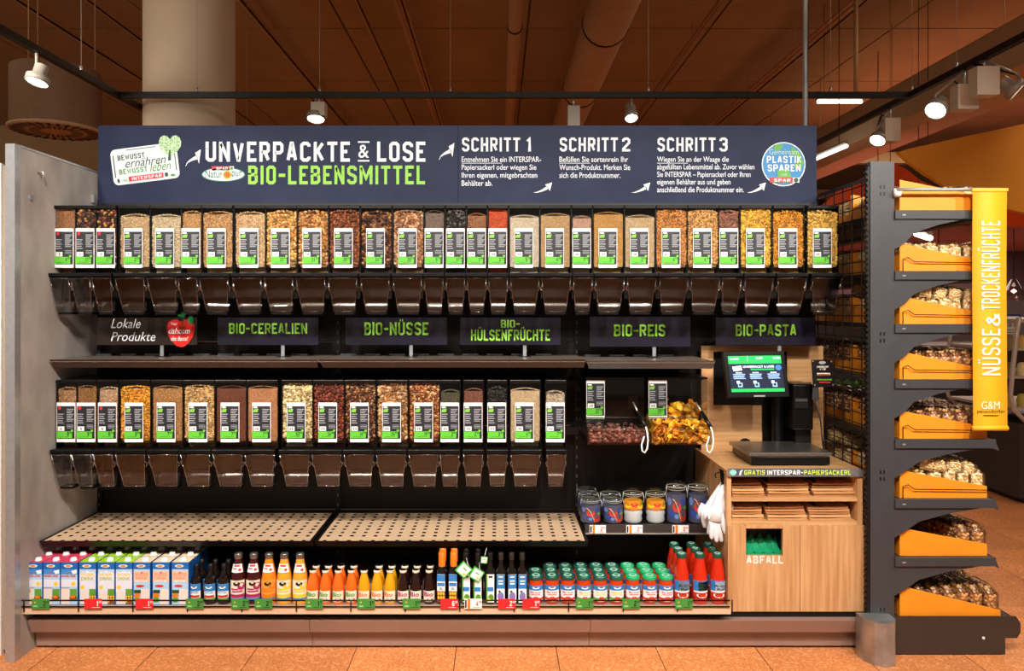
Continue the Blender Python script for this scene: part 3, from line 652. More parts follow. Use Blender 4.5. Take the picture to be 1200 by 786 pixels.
def bin_label(parent, local, num, price, red=False, dark=False, wood=False):
    x0, z0 = local; f = lambda u, v, e=.0006: Vector((x0-LBW/2+u*LBW, -.0005-e, z0-v*LBH))
    b = MB(); b.rect(f, 0, 0, 1, 1, M_white); b.box(x0-LBW/2, x0+LBW/2, -.0010, 0, z0-LBH, z0, M_white)
    g = lambda u, v: f(u, v, .0015); h = lambda u, v: f(u, v, .0024)
    b.rect(g, .03, .085, .97, .915, M_labeld)
    if red: b.disc(h, .17, .14, .08, .045, M_red, 10)
    else:
        b.disc(h, .18, .12, .12, .022, M_white, 12); b.poly(h, [(.05, .24), (.30, .24), (.34, .15), (.09, .17)][::-1], mat('lime_print', '7ac143', .5))
    for i in range(5): b.rect(h, .06, .28+i*.055, .38-.05*(i % 2), .30+i*.055, M_grayink)
    for i in range(8): b.rect(h, .55, .16+i*.042, .93-.06*(i*7 % 3), .178+i*.042, M_grayink)
    for i in range(3): b.rect(h, .55, .56+i*.035, .90, .572+i*.035, M_grayink)
    b.rect(h, .07, .60, .42, .715, M_whitep)
    b.block(lambda u, v: f(u, v, .0033), str(num), .25-.05*len(str(num)), .63, .25+.05*len(str(num)), .69, M_ink)
    lb = b.build('label_card', parent, world=False)
    b = MB(); t = lambda u, v: f(u, v, .004); q = lambda u, v: f(u, v, .005); b.rect(t, .78, .68, .9, .73, mat('lime_print', '7ac143', .5))
    b.rect(t, .0, .725, .85, .895, M_green)
    b.block(q, str(price), .68-(.09 if '1' not in str(price) else .065)*len(str(price)), .74, .68, .835, M_ink, st=.16); b.block(q, '99', .71, .74, .83, .778, M_ink)
    b.rect(q, .2, .855, .7, .863, mat('tag_small_print', '2f7a20', .5))
    b.build('price_tag', lb, world=False)
    return lb
def vary(hexs, lo=.72):
    out = []
    for h in hexs:
        c = [int(h[i:i+2], 16) for i in (0, 2, 4)]
        for q in (lo, 1.0, 1.12): out.append(''.join('%02x' % min(255, int(v*q)) for v in c))
    return out
def shade(hexs): return [mat('food_'+h, h, .55, noise=.12, nscale=90) for h in hexs]
BASEC = {}
FK = {'grain': ((.0042, .0028, .0026), .0062, OCT), 'fine': ((.0026, .0022, .0022), .0050, OCT), 'flake': ((.0062, .0048, .0018), .0085, OCT), 'mid': ((.0075, .0052, .0045), .0100, ICO),
      'nut': ((.0125, .0075, .0065), .0140, ICO), 'round': ((.0085, .0078, .0078), .0125, ICO), 'big': ((.0165, .009, .008), .0175, ICO), 'pasta': ((.0155, .0036, .0036), .0085, ICO), 'fusilli': ((.0130, .0048, .0042), .0090, ICO)}
def fill(cx, z0w, wd, kind, cols, level, label, catg):
    """food inside the hopper; level = height of its top above the rail"""
    s, sp_, sh = FK[kind]; h = wd/2-.0022-.0035; lo = .052; ms = shade(vary(cols, {'fine': .93, 'grain': .86, 'flake': .88}.get(kind, .74)))
    pts = []
    u, v = grid(-h+.001, h-.001, lo, level, sp_*.8); pts.append(np.stack([u, np.full(u.size, .0055+s[1]*.7)+RNG.uniform(0, s[1], u.size), v], 1))
    u, v = grid(-h+.003, h-.003, .008, .20, sp_*.9); pts.append(np.stack([u, v, level+.012*np.sin((u+h)/(2*h)*PI)+RNG.uniform(-.3, .3, u.size)*s[1]], 1))
    for sg in (-1, 1):
        u, v = grid(.008, .09, lo, level, sp_); pts.append(np.stack([np.full(u.size, sg*(h-s[1]*.6)), u, v], 1))
    pts = np.concatenate(pts)
    o = pieces('food_filling', pts, s, ms, [(-h+s[1], h-s[1], .006+s[1]*1.2, .21, lo-.012, level-.001), (-h+.004, h-.004, .05, .2, .006, lo)], sh, flat=.0036)  # base boxes take a darkened tint, painted shade between the pieces
    o.location = (cx, YD, z0w); tag(o, label, catg, None, 'stuff'); return o
UP = [('n', 1, 4, 'grain', ['a9754a', 'c08a58'], .305, 'tan buckwheat'), ('n', 2, 11, 'nut', ['3a1f16', '6b3a22', 'c08a45', '24130e'], .30, 'dark fruit and nut mix'), ('n', 3, 11, 'nut', ['4a1a18', '7b2a22', 'c9a05a', '20100c'], .302, 'dark red berry and seed mix'),
      ('w', 7, 2, 'flake', ['d9b88a', 'e6cba2'], .278, 'pale oat flakes'), ('w', 8, 2, 'flake', ['ddc7a0', 'e9d8b8'], .276, 'whitish fine oats'), ('n', 9, 2, 'flake', ['cf9f62', 'dcb37a'], .292, 'golden wheat flakes'), ('w', 10, 7, 'flake', ['d0a068', 'e6c48e', 'b98550'], .29, 'toasted crunchy muesli'), ('w', 11, 7, 'flake', ['d8b283', 'e8cda2'], .288, 'light muesli flakes'),
      ('w', 17, 23, 'nut', ['d9a55c', 'e8c07c', 'c4883f'], .292, 'yellow cashew nuts'), ('w', 18, 24, 'nut', ['c58a48', 'a2672f', 'd9a868'], .292, 'golden walnut pieces'), ('w', 19, 28, 'nut', ['94512c', 'a8633a', '7c3f20'], .295, 'red-brown almonds'), ('w', 20, 24, 'nut', ['5a2f1c', '8a5530', '3c1e12', 'b98350'], .29, 'dark trail mix nuts'), ('w', 21, 39, 'round', ['c08c62', 'a9714a', 'd8ae86'], .295, 'round hazelnuts'),
      ('n', 27, 5, 'fine', ['8c7868', 'a08c7c', '6c5a4c'], .295, 'grey-brown mottled lentils'), ('n', 28, 11, 'nut', ['1c1714', '2c2622', '6c6660'], .295, 'black beans'), ('n', 29, 1, 'grain', ['a9714a', 'b98258'], .282, 'brown lentils'), ('n', 30, 2, 'grain', ['e0602c', 'd8521f'], .302, 'bright orange-red lentils'),
      ('w', 34, 5, 'fine', ['dccdb4', 'e8dcc8'], .274, 'white round-grain rice'), ('w', 35, 4, 'fine', ['c9a674', 'd8b888'], .282, 'beige brown rice'), ('n', 36, 7, 'fine', ['cda58c', 'dcbcaa'], .270, 'pinkish rice mix'), ('w', 37, 2, 'fine', ['cf9f55', 'dbb06a'], .288, 'golden millet'), ('w', 38, 2, 'fine', ['d2b68c', 'e0c8a2'], .274, 'pale basmati rice'),
      ('w', 41, 4, 'pasta', ['c98742', 'd99a55'], .298, 'brown spelt penne'), ('w', 42, 4, 'fusilli', ['cf9a55', 'dcae6c'], .296, 'light spelt spirals'), ('n', 43, 4, 'pasta', ['94604c', 'a87460'], .294, 'reddish-brown wholegrain pasta'), ('w', 44, 3, 'fusilli', ['e8ae3a', 'f2c050'], .305, 'bright yellow pasta spirals'), ('w', 45, 3, 'pasta', ['dd8f20', 'e8a232'], .288, 'deep orange-yellow penne'), ('w', 46, 3, 'fusilli', ['e2b04a', 'ecc266'], .292, 'pale yellow curly pasta')]
UPX = [63.5, 87.8, 112, 138.7, 175.6, 211.7, 236, 274.2, 311, 348, 384.9, 422.5, 460, 496.8, 521.8, 546.5, 571.3, 596.2, 632.3, 669.7, 694.7, 731.6, 768.7, 805.5, 842.1, 867.6, 905.7, 946.0]
LOW = [('n', 4, 8, 'flake', ['b98a62', 'cda27a'], .30-.02, 'pinkish-beige barley'), ('n', 5, 9, 'grain', ['a0703e', 'b8854c'], .29, 'brown spelt grain'), ('n', 6, 8, 'flake', ['cfa884', 'dcbc98'], .282, 'pale puffed grain'),
       ('w', 12, 5, 'mid', ['e0931f', 'eba83a'], .288, 'orange corn flakes'), ('w', 13, 7, 'grain', ['b9824a', 'caa068'], .288, 'tan wheat kernels'), ('w', 14, 9, 'mid', ['cfa364', 'dcb87c'], .292, 'pale golden wheat'), ('w', 15, 7, 'fine', ['74402c', '8a5038'], .288, 'red-brown linseed'), ('w', 16, 7, 'fine', ['bd8358', 'cf9a6c'], .288, 'reddish tan quinoa'),
       ('w', 22, 53, 'round', ['dcc088', 'ecd6a4'], .30, 'cream macadamia nuts'), ('w', 23, 34, 'nut', ['7a3420', '954630', '5c2414'], .30, 'dark red pecan nuts'), ('w', 24, 14, 'nut', ['7c4a2a', '4c2a18', 'b98656'], .30, 'dark mixed nuts'), ('w', 25, 24, 'big', ['c99a68', 'dcb286', 'a4713f'], .30, 'large beige Brazil nuts'), ('w', 26, 19, 'nut', ['b5743c', '8a4a22', 'd8ae7c'], .30, 'red-skinned peanut mix'),
       ('n', 31, 2, 'grain', ['5c5844', '6f6a50'], .268, 'grey-green lentils'), ('n', 32, 2, 'grain', ['8a5640', '9c6850'], .275, 'reddish-brown small lentils'), ('n', 33, 2, 'nut', ['1a1613', '2a2420'], .28, 'black turtle beans'), ('w', 39, 4, 'fine', ['cdb48c', 'dcc6a2'], .277, 'cream long-grain rice'), ('n', 40, 7, 'grain', ['e0d2b8', '8c6c50', 'cbb596'], .262, 'black and white rice mix')]
LOWX = [65.6, 89, 114, 139.4, 177.2, 214.5, 252, 288.9, 329.6, 366.5, 403.7, 441.3, 478.8, 515.2, 542.5, 570.3, 597.0, 638.8]
for row, (data, xs, dz, rn) in enumerate(((UP, UPX, 0, 'upper'), (LOW, LOWX, -.825, 'lower'))):
    for i, ((wn, num, price, kind, cols, lvl, prod), px) in enumerate(zip(data, xs)):
        wd = {'n': .1, 'w': .15}[wn]; cx = X(px, 4.04)+wd/2
        d = copy_tree(DP[wn]); d.location = (cx, YD, ZR+dz)
        tag(d, f"{'narrow' if wn == 'n' else 'wide'} clear dispenser holding {prod}, {oneof(i)} from left in {rn} row", 'dispenser', f'clear food dispensers of the {rn} row')
        bin_label(d, ((-.004 if wn == 'w' else -.002), .222), num, price, red=num < 7)
        fill(cx, ZR+dz, wd, kind, cols, lvl, f'{prod} filling the {oneof(i)} dispenser from left in {rn} row', prod.split()[-1] if len(prod.split()) > 1 else prod)
for t in DP.values():
    for ch in list(t.children_recursive): bpy.data.objects.remove(ch)
    bpy.data.objects.remove(t)

# ---------------- scoop bins ----------------
def scoop_bin(px0, px1, label, num, price, foods, fl_label, fcat):
    kf = 4.1; x0, x1 = X(px0, kf), X(px1, kf); yf = kf*K; zt, zm, zb = Z(443, kf), Z(489, kf), Z(520, 4.05)
    t = thing('scoop_bin', label, 'bin', ((x0+x1)/2, yf, zb), 'clear scoop bins under the grey shelf')
    b = MB(); e = .003
    b.box(x0, x1, yf, yf+e, zm, zt-.008, M_clear); b.box(x0, x0+e, yf, YB-.06, zb, zt-.008, M_clear); b.box(x1-e, x1, yf, YB-.06, zb, zt-.008, M_clear)
    b.box(x0, x1, yf, YB-.06, zt-.008, zt-.005, M_clear); b.box(x0, x1, yf-.06, YB-.06, zb, zb+e, M_clear)
    b.hexa([(x0, yf-.075, zb), (x1, yf-.075, zb), (x1, yf-.072, zb), (x0, yf-.072, zb)], [(x0, yf-.09, zb+.075), (x1, yf-.09, zb+.075), (x1, yf-.087, zb+.075), (x0, yf-.087, zb+.075)], M_clear)
    for a in (x0, x1-e): b.prism([(yf-.075, zb), (yf, zb), (yf, zm), (yf-.09, zb+.075)], 'x', a, a+e, M_clear)
    b.build('bin_body', t)
    b = MB(); b.hexa([(x0, yf-.09, zb+.075), (x1, yf-.09, zb+.075), (x1, yf, zm), (x0, yf, zm)], [(x0, yf-.09, zb+.079), (x1, yf-.09, zb+.079), (x1, yf, zm+.004), (x0, yf, zm+.004)], M_clear)
    rim = clear('rim_acrylic', (.75, .75, .75), 1.5, .1, .35)
    b.tube([(x0, yf-.09, zb+.077), (x1, yf-.09, zb+.077)], .0025, rim, 6).tube([(x0, yf, zm), (x1, yf, zm)], .0025, rim, 6); b.build('flap_lid', t)
    MB().box(x0, x1, yf-.005, YB-.06, zt-.005, zt+.004, M_blackp).box(x0+.01, x1-.01, YB-.06, YB-.05, zb, zt, M_dark).build('hanging_frame', t)
    bl = bin_label(t, (0, 0), num, price); bl.location = (x0+.05-(x0+x1)/2, .009, zt-.01-zb)
    # tongs: black grip, white coiled cord
    s = thing('serving_scoop', f'black-handled scoop on white cord at the bin of {fcat}', 'scoop', (x1-.03, yf-.05, zm-.02))
    MB().tube([(x1-.035, yf-.02, zm+.03), (x1-.012, yf-.10, zm-.03)], .009, M_blackp, 8).build('handle', s)
    MB().tube([(x1-.035, yf-.02, zm+.03), (x1-.05, yf+.02, zm+.07)], .004, M_screw, 6).box(x1-.075, x1-.03, yf+.006, yf+.03, zm+.04, zm+.10, M_clears).build('scoop_blade', s)
    pts = [(x1-.012, yf-.10, zm-.03), (x1-.008, yf-.112, zm-.05), (x1-.004, yf-.114, zm-.09), (x1-.008, yf-.112, zb-.01), (x1-.018, yf-.108, zb-.03), (x1-.03, yf-.104, zb-.022), (x1-.032, yf-.10, zb+.005), (x1-.024, yf-.10, zb+.03), (x1-.018, yf-.095, zb+.045)]
    MB().tube(pts, .0042, M_whitep, 6).build('coiled_cord', s)
    ms = shade(vary(foods[1])); s_ = foods[0]; n = foods[2]
    lo = zb+.006
    pts = np.stack([RNG.uniform(x0+.02, x1-.02, n), RNG.uniform(yf-.065, yf+.18, n), lo+.012+RNG.uniform(0, foods[3], n)], 1)
    if foods[4]:
        m2 = int(n*.5); pp = np.stack([RNG.uniform(x0+.08, x1-.03, m2), RNG.uniform(yf+.025, yf+.2, m2), RNG.uniform(lo+.05, lo+.17, m2)], 1); pts = np.concatenate([pts, pp])
    u, v = grid(x0+.014, x1-.014, zb+.012, zb+foods[3]+.022, s_[0]*.8); pts = np.concatenate([pts, np.stack([u, yf-.062-(v-zb)*.15+RNG.uniform(0, .012, u.size), v], 1)])
    o = pieces('food_filling', pts-np.array([(x0+x1)/2, yf, zb]), s_, ms, [(-(x1-x0)/2+.01, (x1-x0)/2-.01, -.05, .25, .006, foods[3]*.6)], ICO)
    o.location = ((x0+x1)/2, yf, zb); tag(o, fl_label, fcat, None, 'stuff')
scoop_bin(686, 755, 'clear scoop bin with red-brown chocolates beside the dispensers', 49, 22, ((.014, .011, .010), ['7a4234', '8f5a4a', 'a06a58', '5c2c20'], 170, .05, False), 'small red-brown chocolates lying in the scoop bin', 'chocolate')
scoop_bin(759, 829, 'clear scoop bin with orange dried fruit beside the oak board', 50, 29, ((.030, .020, .0025), ['f8a818', 'fdba30', 'ee8c10'], 230, .085, True), 'orange dried mango strips piled in the scoop bin', 'dried fruit')

# ---------------- bottles, jars, cartons on the base deck ----------------
ZS = .206
def lathe_part(name, parent, prof, m, seg=16): return MB().lathe(prof, m, seg).build(name, parent, world=False)
def wrap(r, z0, z1, items, m, a=1.1, extra=0):
    """wrap label on cylinder facing -y; items: (kind, u0,v0,u1,v1,mat[,text])"""
    b = MB(); n = 10
    fr = lambda u, v, e=.0: Vector(((r+.0006+e)*math.sin((u-.5)*2*a), -(r+.0006+e)*math.cos((u-.5)*2*a), z1-(z1-z0)*v))
    for i in range(n): b.rect(fr, i/n, 0, (i+1)/n, 1, m)
    for it in items:
        k, u0, v0, u1, v1, mm = it[:6]; g = lambda u, v: fr(u, v, {'r': .0006, 'd': .0016, 't': .0020}[k])
        if k == 'r':
            us = [u0]+[j/n for j in range(1, n) if u0+1e-4 < j/n < u1-1e-4]+[u1]
            for i in range(len(us)-1): b.rect(g, us[i], v0, us[i+1], v1, mm)
        elif k == 'd': b.disc(g, (u0+u1)/2, (v0+v1)/2, (u1-u0)/2, (v1-v0)/2, mm, 12)
        else: b.text(g, it[6], u0, v0, u1, v1, mm, 0, .02)
    return b
def glassy(name, c): return mat(name, c, .12, coat=.6)
m_blue = mat('label_sky_blue', '2f7fc4', .4); m_cream = mat('label_cream', 'f0e4d0', .4); m_magenta = mat('label_magenta', 'b02760', .4); m_oran = mat('label_orange', 'ee7a1c', .4); m_tgreen = mat('label_leaf_green', '5f9a30', .4); m_purple = mat('label_purple', '8a76b8', .4); m_brown = mat('label_brown', '8a4a22', .4); m_tomato = mat('label_tomato', 'c8301c', .4); m_yelp = mat('label_yellow', 'f0c832', .4)
m_lred = mat('label_red', 'd03028', .4)
PROT = {}
def bottle(kind):
    t = thing('bottle', None, None)
    if kind == 'syrup':
        lathe_part('glass_body', t, [(.026, 0), (.027, .01), (.027, .10), (.022, .118), (.010, .135), (.010, .162)], glassy('dark_amber_glass', '160b08'))
        lathe_part('cap', t, [(.0115, .158), (.0115, .176), (.010, .177)], M_black)
        wrap(.027, .02, .092, [('r', 0, 0, 1, .45, m_blue), ('d', .25, .1, .75, .28, m_cream), ('r', .1, .7, .9, .85, m_lred), ('r', 0, .88, 1, 1, m_tgreen), ('t', .2, .47, .8, .58, m_blue, 'Sirup')], M_white).build('front_label', t, world=False)
    elif kind in ('berry', 'mango', 'multi'):
        c = {'berry': '3c0c14', 'mango': 'e8861c', 'multi': 'eaa030'}[kind]
        lathe_part('glass_body', t, [(.032, 0), (.034, .01), (.034, .105), (.030, .135), (.019, .185), (.0165, .20)], glassy('juice_'+kind, c))
        lathe_part('cap', t, [(.0175, .198), (.019, .202), (.019, .218), (.017, .221)], mat('silver_cap', '8a8580', .25, metal=.8))
        cc = {'berry': m_magenta, 'mango': m_oran, 'multi': m_yelp}[kind]
        wrap(.034, .022, .108, [('d', .3, .05, .7, .28, M_black), ('r', .15, .42, .6, .5, cc), ('r', .2, .54, .85, .62, cc), ('d', .55, .1, 1, .5, cc), ('r', 0, .72, 1, .9, cc), ('r', 0, .92, 1, 1, m_blue)], m_cream if kind != 'mango' else mat('label_mango', 'f2a03a', .4)).build('front_label', t, world=False)
        b = wrap(.0275, .142, .178, [('r', .2, .08, .75, .3, m_lred), ('r', .15, .45, .5, .6, cc), ('d', .6, .5, .85, .8, m_lred)], M_white, .95)
        # follow the shoulder cone
        b.v = [(x*(1+(.155-z)*8.2), y*(1+(.155-z)*8.2), z) for x, y, z in b.v]; b.build('neck_label', t, world=False)
    elif kind in ('bio_orange', 'bio_yellow', 'bio_dark'):
        c = {'bio_orange': 'e8681c', 'bio_yellow': 'd99a14', 'bio_dark': '220d0a'}[kind]; tc = {'bio_orange': m_tgreen, 'bio_yellow': m_oran, 'bio_dark': m_magenta}[kind]
        lathe_part('glass_body', t, [(.024, 0), (.026, .008), (.027, .06), (.026, .08), (.021, .105), (.014, .13), (.0125, .138)], glassy('smoothie_'+kind, c))
        cp_ = lathe_part('cap', t, [(.0155, .137), (.016, .139), (.016, .1465), (.014, .148)], mat('white_gold_cap', 'd8ccb4', .35)); 
        lathe_part('cap_top', cp_, [(.0145, .1482), (.0145, .1486)], M_black)
        wrap(.0268, .012, .060, [('t', .1, .08, .78, .5, tc, 'Bio'), ('d', .3, .65, .8, .95, m_brown)], m_cream).build('front_label', t, world=False)
    elif kind in ('oil_orange', 'oil_leaf', 'vinegar'):
        b = MB(); r = .023; prof = [(.9, 0), (1, .008), (1, .13), (.85, .15), (.45, .168), (.42, .205)]
        b.lathe([(r*q*1.18, z) for q, z in prof], glassy('dark_bottle_glass', '120c08'), 8, a0=PI/8, a1=PI/8+2*PI, smooth=True); b.build('glass_body', t, world=False)
        if kind == 'oil_orange': lathe_part('cap_sleeve', t, [(.0155, .165), (.0155, .225), (.013, .228)], mat('orange_shrink_sleeve', 'f07418', .35))
        else: lathe_part('cap', t, [(.0125, .195), (.0125, .223), (.011, .226)], M_black if kind == 'oil_leaf' else mat('dark_ribbed_cap', '2a221e', .35))
        f = lambda u, v, e=0: Vector((-.018+.036*u, -.0262-e, .135-.125*v)); b = MB(); b.box(-.018, .018, -.0262, -.0245, .01, .135, M_white); g = lambda u, v: f(u, v, .0008); h = lambda u, v: f(u, v, .0014)
        if kind == 'oil_orange': b.rect(g, 0, 0, 1, .25, m_blue); b.rect(g, .05, .3, .95, .42, m_blue); b.text(h, 'ÖL', .3, .45, .7, .55, M_ink, 0, .02); b.rect(g, 0, .6, 1, 1, m_brown); [b.disc(h, .2+.3*(i % 3), .68+.15*(i//3), .13, .06, m_yelp, 8) for i in range(6)]
        elif kind == 'oil_leaf': b.rect(g, 0, 0, .18, 1, m_tgreen); b.rect(g, .3, .05, .8, .12, M_ink); b.rect(g, .1, .45, .9, .6, m_blue); b.disc(g, .6, .82, .35, .12, m_tgreen, 10); b.disc(h, .35, .9, .2, .06, m_yelp, 10)
        else: b.rect(g, 0, 0, 1, .5, m_blue); b.disc(h, .5, .08, .35, .03, m_cream, 10); b.rect(h, .2, .2, .8, .25, M_white); b.rect(h, .2, .3, .8, .35, M_white); b.disc(g, .5, .78, .4, .16, m_purple, 12); b.disc(h, .35, .6, .15, .04, m_dg, 8)
        b.build('front_label', t, world=False)
    elif kind in ('sauce_dark', 'sauce_herb', 'sauce_bright'):
        gl = {'sauce_dark': '0d4a3c', 'sauce_herb': '115446', 'sauce_bright': '12a565'}[kind]
        lathe_part('glass_body', t, [(.029, 0), (.033, .008), (.033, .085), (.030, .10), (.028, .108)], glassy('tomato_sauce', 'c0380f'))
        lid = lathe_part('lid', t, [(.031, .106), (.032, .109), (.032, .120), (.029, .1225)], mat('lid_'+gl, gl, .3, coat=.4))
        MB().lathe([(.011, .1226), (.011, .1232), (.019, .1232), (.019, .1226)], mat('lid_print_pale', '9fd6c0', .4), 16, cap=False).build('lid_print', lid, world=False)
        tc = m_lred if kind != 'sauce_herb' else m_yelp
        wrap(.033, .014, .084, [('r', 0, 0, 1, .3, m_blue), ('d', .3, .04, .7, .2, m_cream), ('t', .22, .36, .78, .5, tc, 'Bio Sugo'), ('r', .25, .55, .75, .6, tc), ('r', 0, .78, 1, .92, m_tomato if kind != 'sauce_herb' else m_tgreen), ('d', .35, .68, .65, .9, m_tomato)], M_white, 1.25).build('front_label', t, world=False)
    elif kind == 'passata':
        lathe_part('glass_body', t, [(.032, 0), (.0345, .01), (.0345, .11), (.031, .14), (.022, .185), (.0195, .205)], glassy('passata_red', 'c42a12'))
        lid = lathe_part('lid', t, [(.0225, .203), (.023, .206), (.023, .219), (.021, .221)], mat('lid_0d4a3c', '0d4a3c', .3, coat=.4))
        MB().lathe([(.008, .2211), (.008, .2216), (.014, .2216), (.014, .2211)], mat('lid_print_pale', '9fd6c0', .4), 14, cap=False).build('lid_print', lid, world=False)
        wrap(.0345, .03, .105, [('r', 0, 0, 1, .6, m_blue), ('r', .3, .05, 1, .7, M_white), ('t', .28, .2, .85, .38, m_dg, 'Bio Sugo'), ('t', .4, .42, .8, .55, m_dg, 'Pur'), ('r', 0, .7, 1, 1, m_tomato), ('d', .2, .7, .8, 1, M_white), ('d', .3, .75, .7, .95, m_tomato)], M_white, 1.2).build('front_label', t, world=False)
    t.location = (0, 0, -50); PROT[kind] = t; return t
def place(kind, xs, kfront, r, label, group, rows, cat='bottle', name='bottle', z=ZS):
    """rows: list of (row label, indices shown)"""
    if kind not in PROT: bottle(kind)
    for ri, (rl, idx) in enumerate(rows):
        y = kfront*K+r+ri*(2*r+.006)
        for j in idx:
            c = copy_tree(PROT[kind]); c.name = name; c.location = (xs[j], y+random.uniform(-.002, .002), z); c.rotation_euler.z = random.uniform(-.12, .12)
            c['category'] = cat; c['group'] = group+(' ' if group else '')+rl if False else group
            c['label'] = label.replace('{r}', rl).replace('{i}', oneof(j))
def wx(pxs, k): return [X(p, k) for p in pxs]
A = range
place('syrup', wx([230.5, 247, 262.5], 3.86), 3.83, .027, 'small dark syrup bottle with blue label, {r} row, {i} from the milk cartons', 'dark syrup bottles', [('front', A(3)), ('back', A(3))])
place('berry', wx([279.8, 297.6], 3.87), 3.83, .034, 'tall dark red juice bottle with magenta label, {i} from the syrup bottles', 'dark red juice bottles', [('front', A(2))])
place('mango', wx([315.5], 3.87), 3.83, .034, 'tall orange juice bottle whose front label is orange', 'orange juice bottles', [('front', A(1))])
place('multi', wx([333.5, 352], 3.87), 3.83, .034, 'tall orange juice bottle with cream label, {i} after the orange-labelled one', 'orange juice bottles', [('front', A(2))])
place('bio_orange', wx([366.8, 381.6, 396.6, 411.8], 3.86), 3.83, .027, 'small orange smoothie bottle, {r} row, {i} from the tall juice bottles', 'small smoothie bottles', [('front', A(4)), ('back', A(4))])
place('bio_yellow', wx([426.8, 442, 457.3], 3.86), 3.83, .027, 'small yellow smoothie bottle, {r} row, {i} from the orange ones', 'small smoothie bottles', [('front', A(3)), ('back', A(1, 3))])
place('bio_dark', wx([472.5, 487.5, 503], 3.86), 3.83, .027, 'small dark berry smoothie bottle, {r} row, {i} from the yellow ones', 'small smoothie bottles', [('front', A(3)), ('back', A(3))])
place('oil_orange', wx([517.9, 531.6], 3.86), 3.83, .027, 'slim dark oil bottle with orange cap sleeve, {r} row, {i} from dark smoothies', 'slim oil bottles', [('front', A(2)), ('back', A(2))])
place('oil_leaf', wx([546, 560, 574.5], 3.86), 3.83, .027, 'slim dark oil bottle with pale leafy label, {r} row, {i} from the orange-capped ones', 'slim oil bottles', [('front', A(3)), ('back', A(2))])
place('vinegar', wx([587, 599.5, 611.8], 3.86), 3.83, .024, 'slim dark vinegar bottle with blue and purple label, {r} row, {i} from the oils', 'slim vinegar bottles', [('front', A(3))])
jx = [628, 646.6, 665.2, 683.9, 702.9, 722, 741.2, 760.8, 779.8]
jw = wx(jx, 3.87)
G3 = 'glass jars of tomato sauce'
place('sauce_dark', jw[:3], 3.83, .033, 'sauce jar with dark green lid and red lettering, {r} row, {i} from the vinegar', G3, [('front', A(3)), ('middle', A(3)), ('back', A(1, 3))], 'jar', 'sauce_jar')
place('sauce_herb', jw[3:6], 3.83, .033, 'sauce jar with dark teal lid and pale herb label, {r} row, {i} of its kind', G3, [('front', A(3)), ('middle', A(3)), ('back', A(3))], 'jar', 'sauce_jar')
place('sauce_bright', jw[6:], 3.83, .033, 'sauce jar with bright green lid, {r} row, {i} of its kind from left', G3, [('front', A(3)), ('middle', A(3)), ('back', A(3))], 'jar', 'sauce_jar')
# a stray fourth-row bright lid left of the row
place('passata', wx([798.6, 819.8, 840.6], 3.87), 3.83, .0345, 'tall red passata bottle with green lid, {r} row, {i} from the sauce jars', 'red passata bottles', [('front', A(3)), ('middle', A(3)), ('back', A(3))])
def killp():
    for t in PROT.values():
        for ch in list(t.children_recursive): bpy.data.objects.remove(ch)
        bpy.data.objects.remove(t)
    PROT.clear()
killp()
# neck tags on leafy oil bottles
m_tagg = mat('tag_green', '3fae49', .4)
for (px, py, s, a), lb in zip(((543.5, 667.5, 7.5, .75), (558.5, 672.8, 7.0, .55), (567.3, 656, 4, .1)), ('green-bordered white diamond tag hanging on first leafy oil bottle', 'green-bordered white diamond tag hanging on second leafy oil bottle', 'small green tag hanging at neck of third leafy oil bottle')):
    k = 3.815; f = lambda u, v, e=0: P(px+s*(u*math.cos(a)-v*math.sin(a)), py+s*(u*math.sin(a)+v*math.cos(a)), k)-Vector((0, e, 0))
    t = thing('bottle_tag', lb, 'tag', P(px, py, k))
    b = MB(); c = [f(-1, -1), f(1, -1), f(1, 1), f(-1, 1)]; b.hexa([p+Vector((0, .001, 0)) for p in c], c, m_tagg)
    b.rect(lambda u, v: f(u, v, .0006), -.75, -.8, .8, .8, M_white); b.rect(lambda u, v: f(u, v, .001), -.3, -.3, .4, -.1, m_tgreen); b.rect(lambda u, v: f(u, v, .001), .3, .3, .7, .7, m_yelp); b.build('card', t)
    MB().tube([f(0, -1), P(px+3, py-14, k+.03)], .001, M_white, 5).build('string', t)

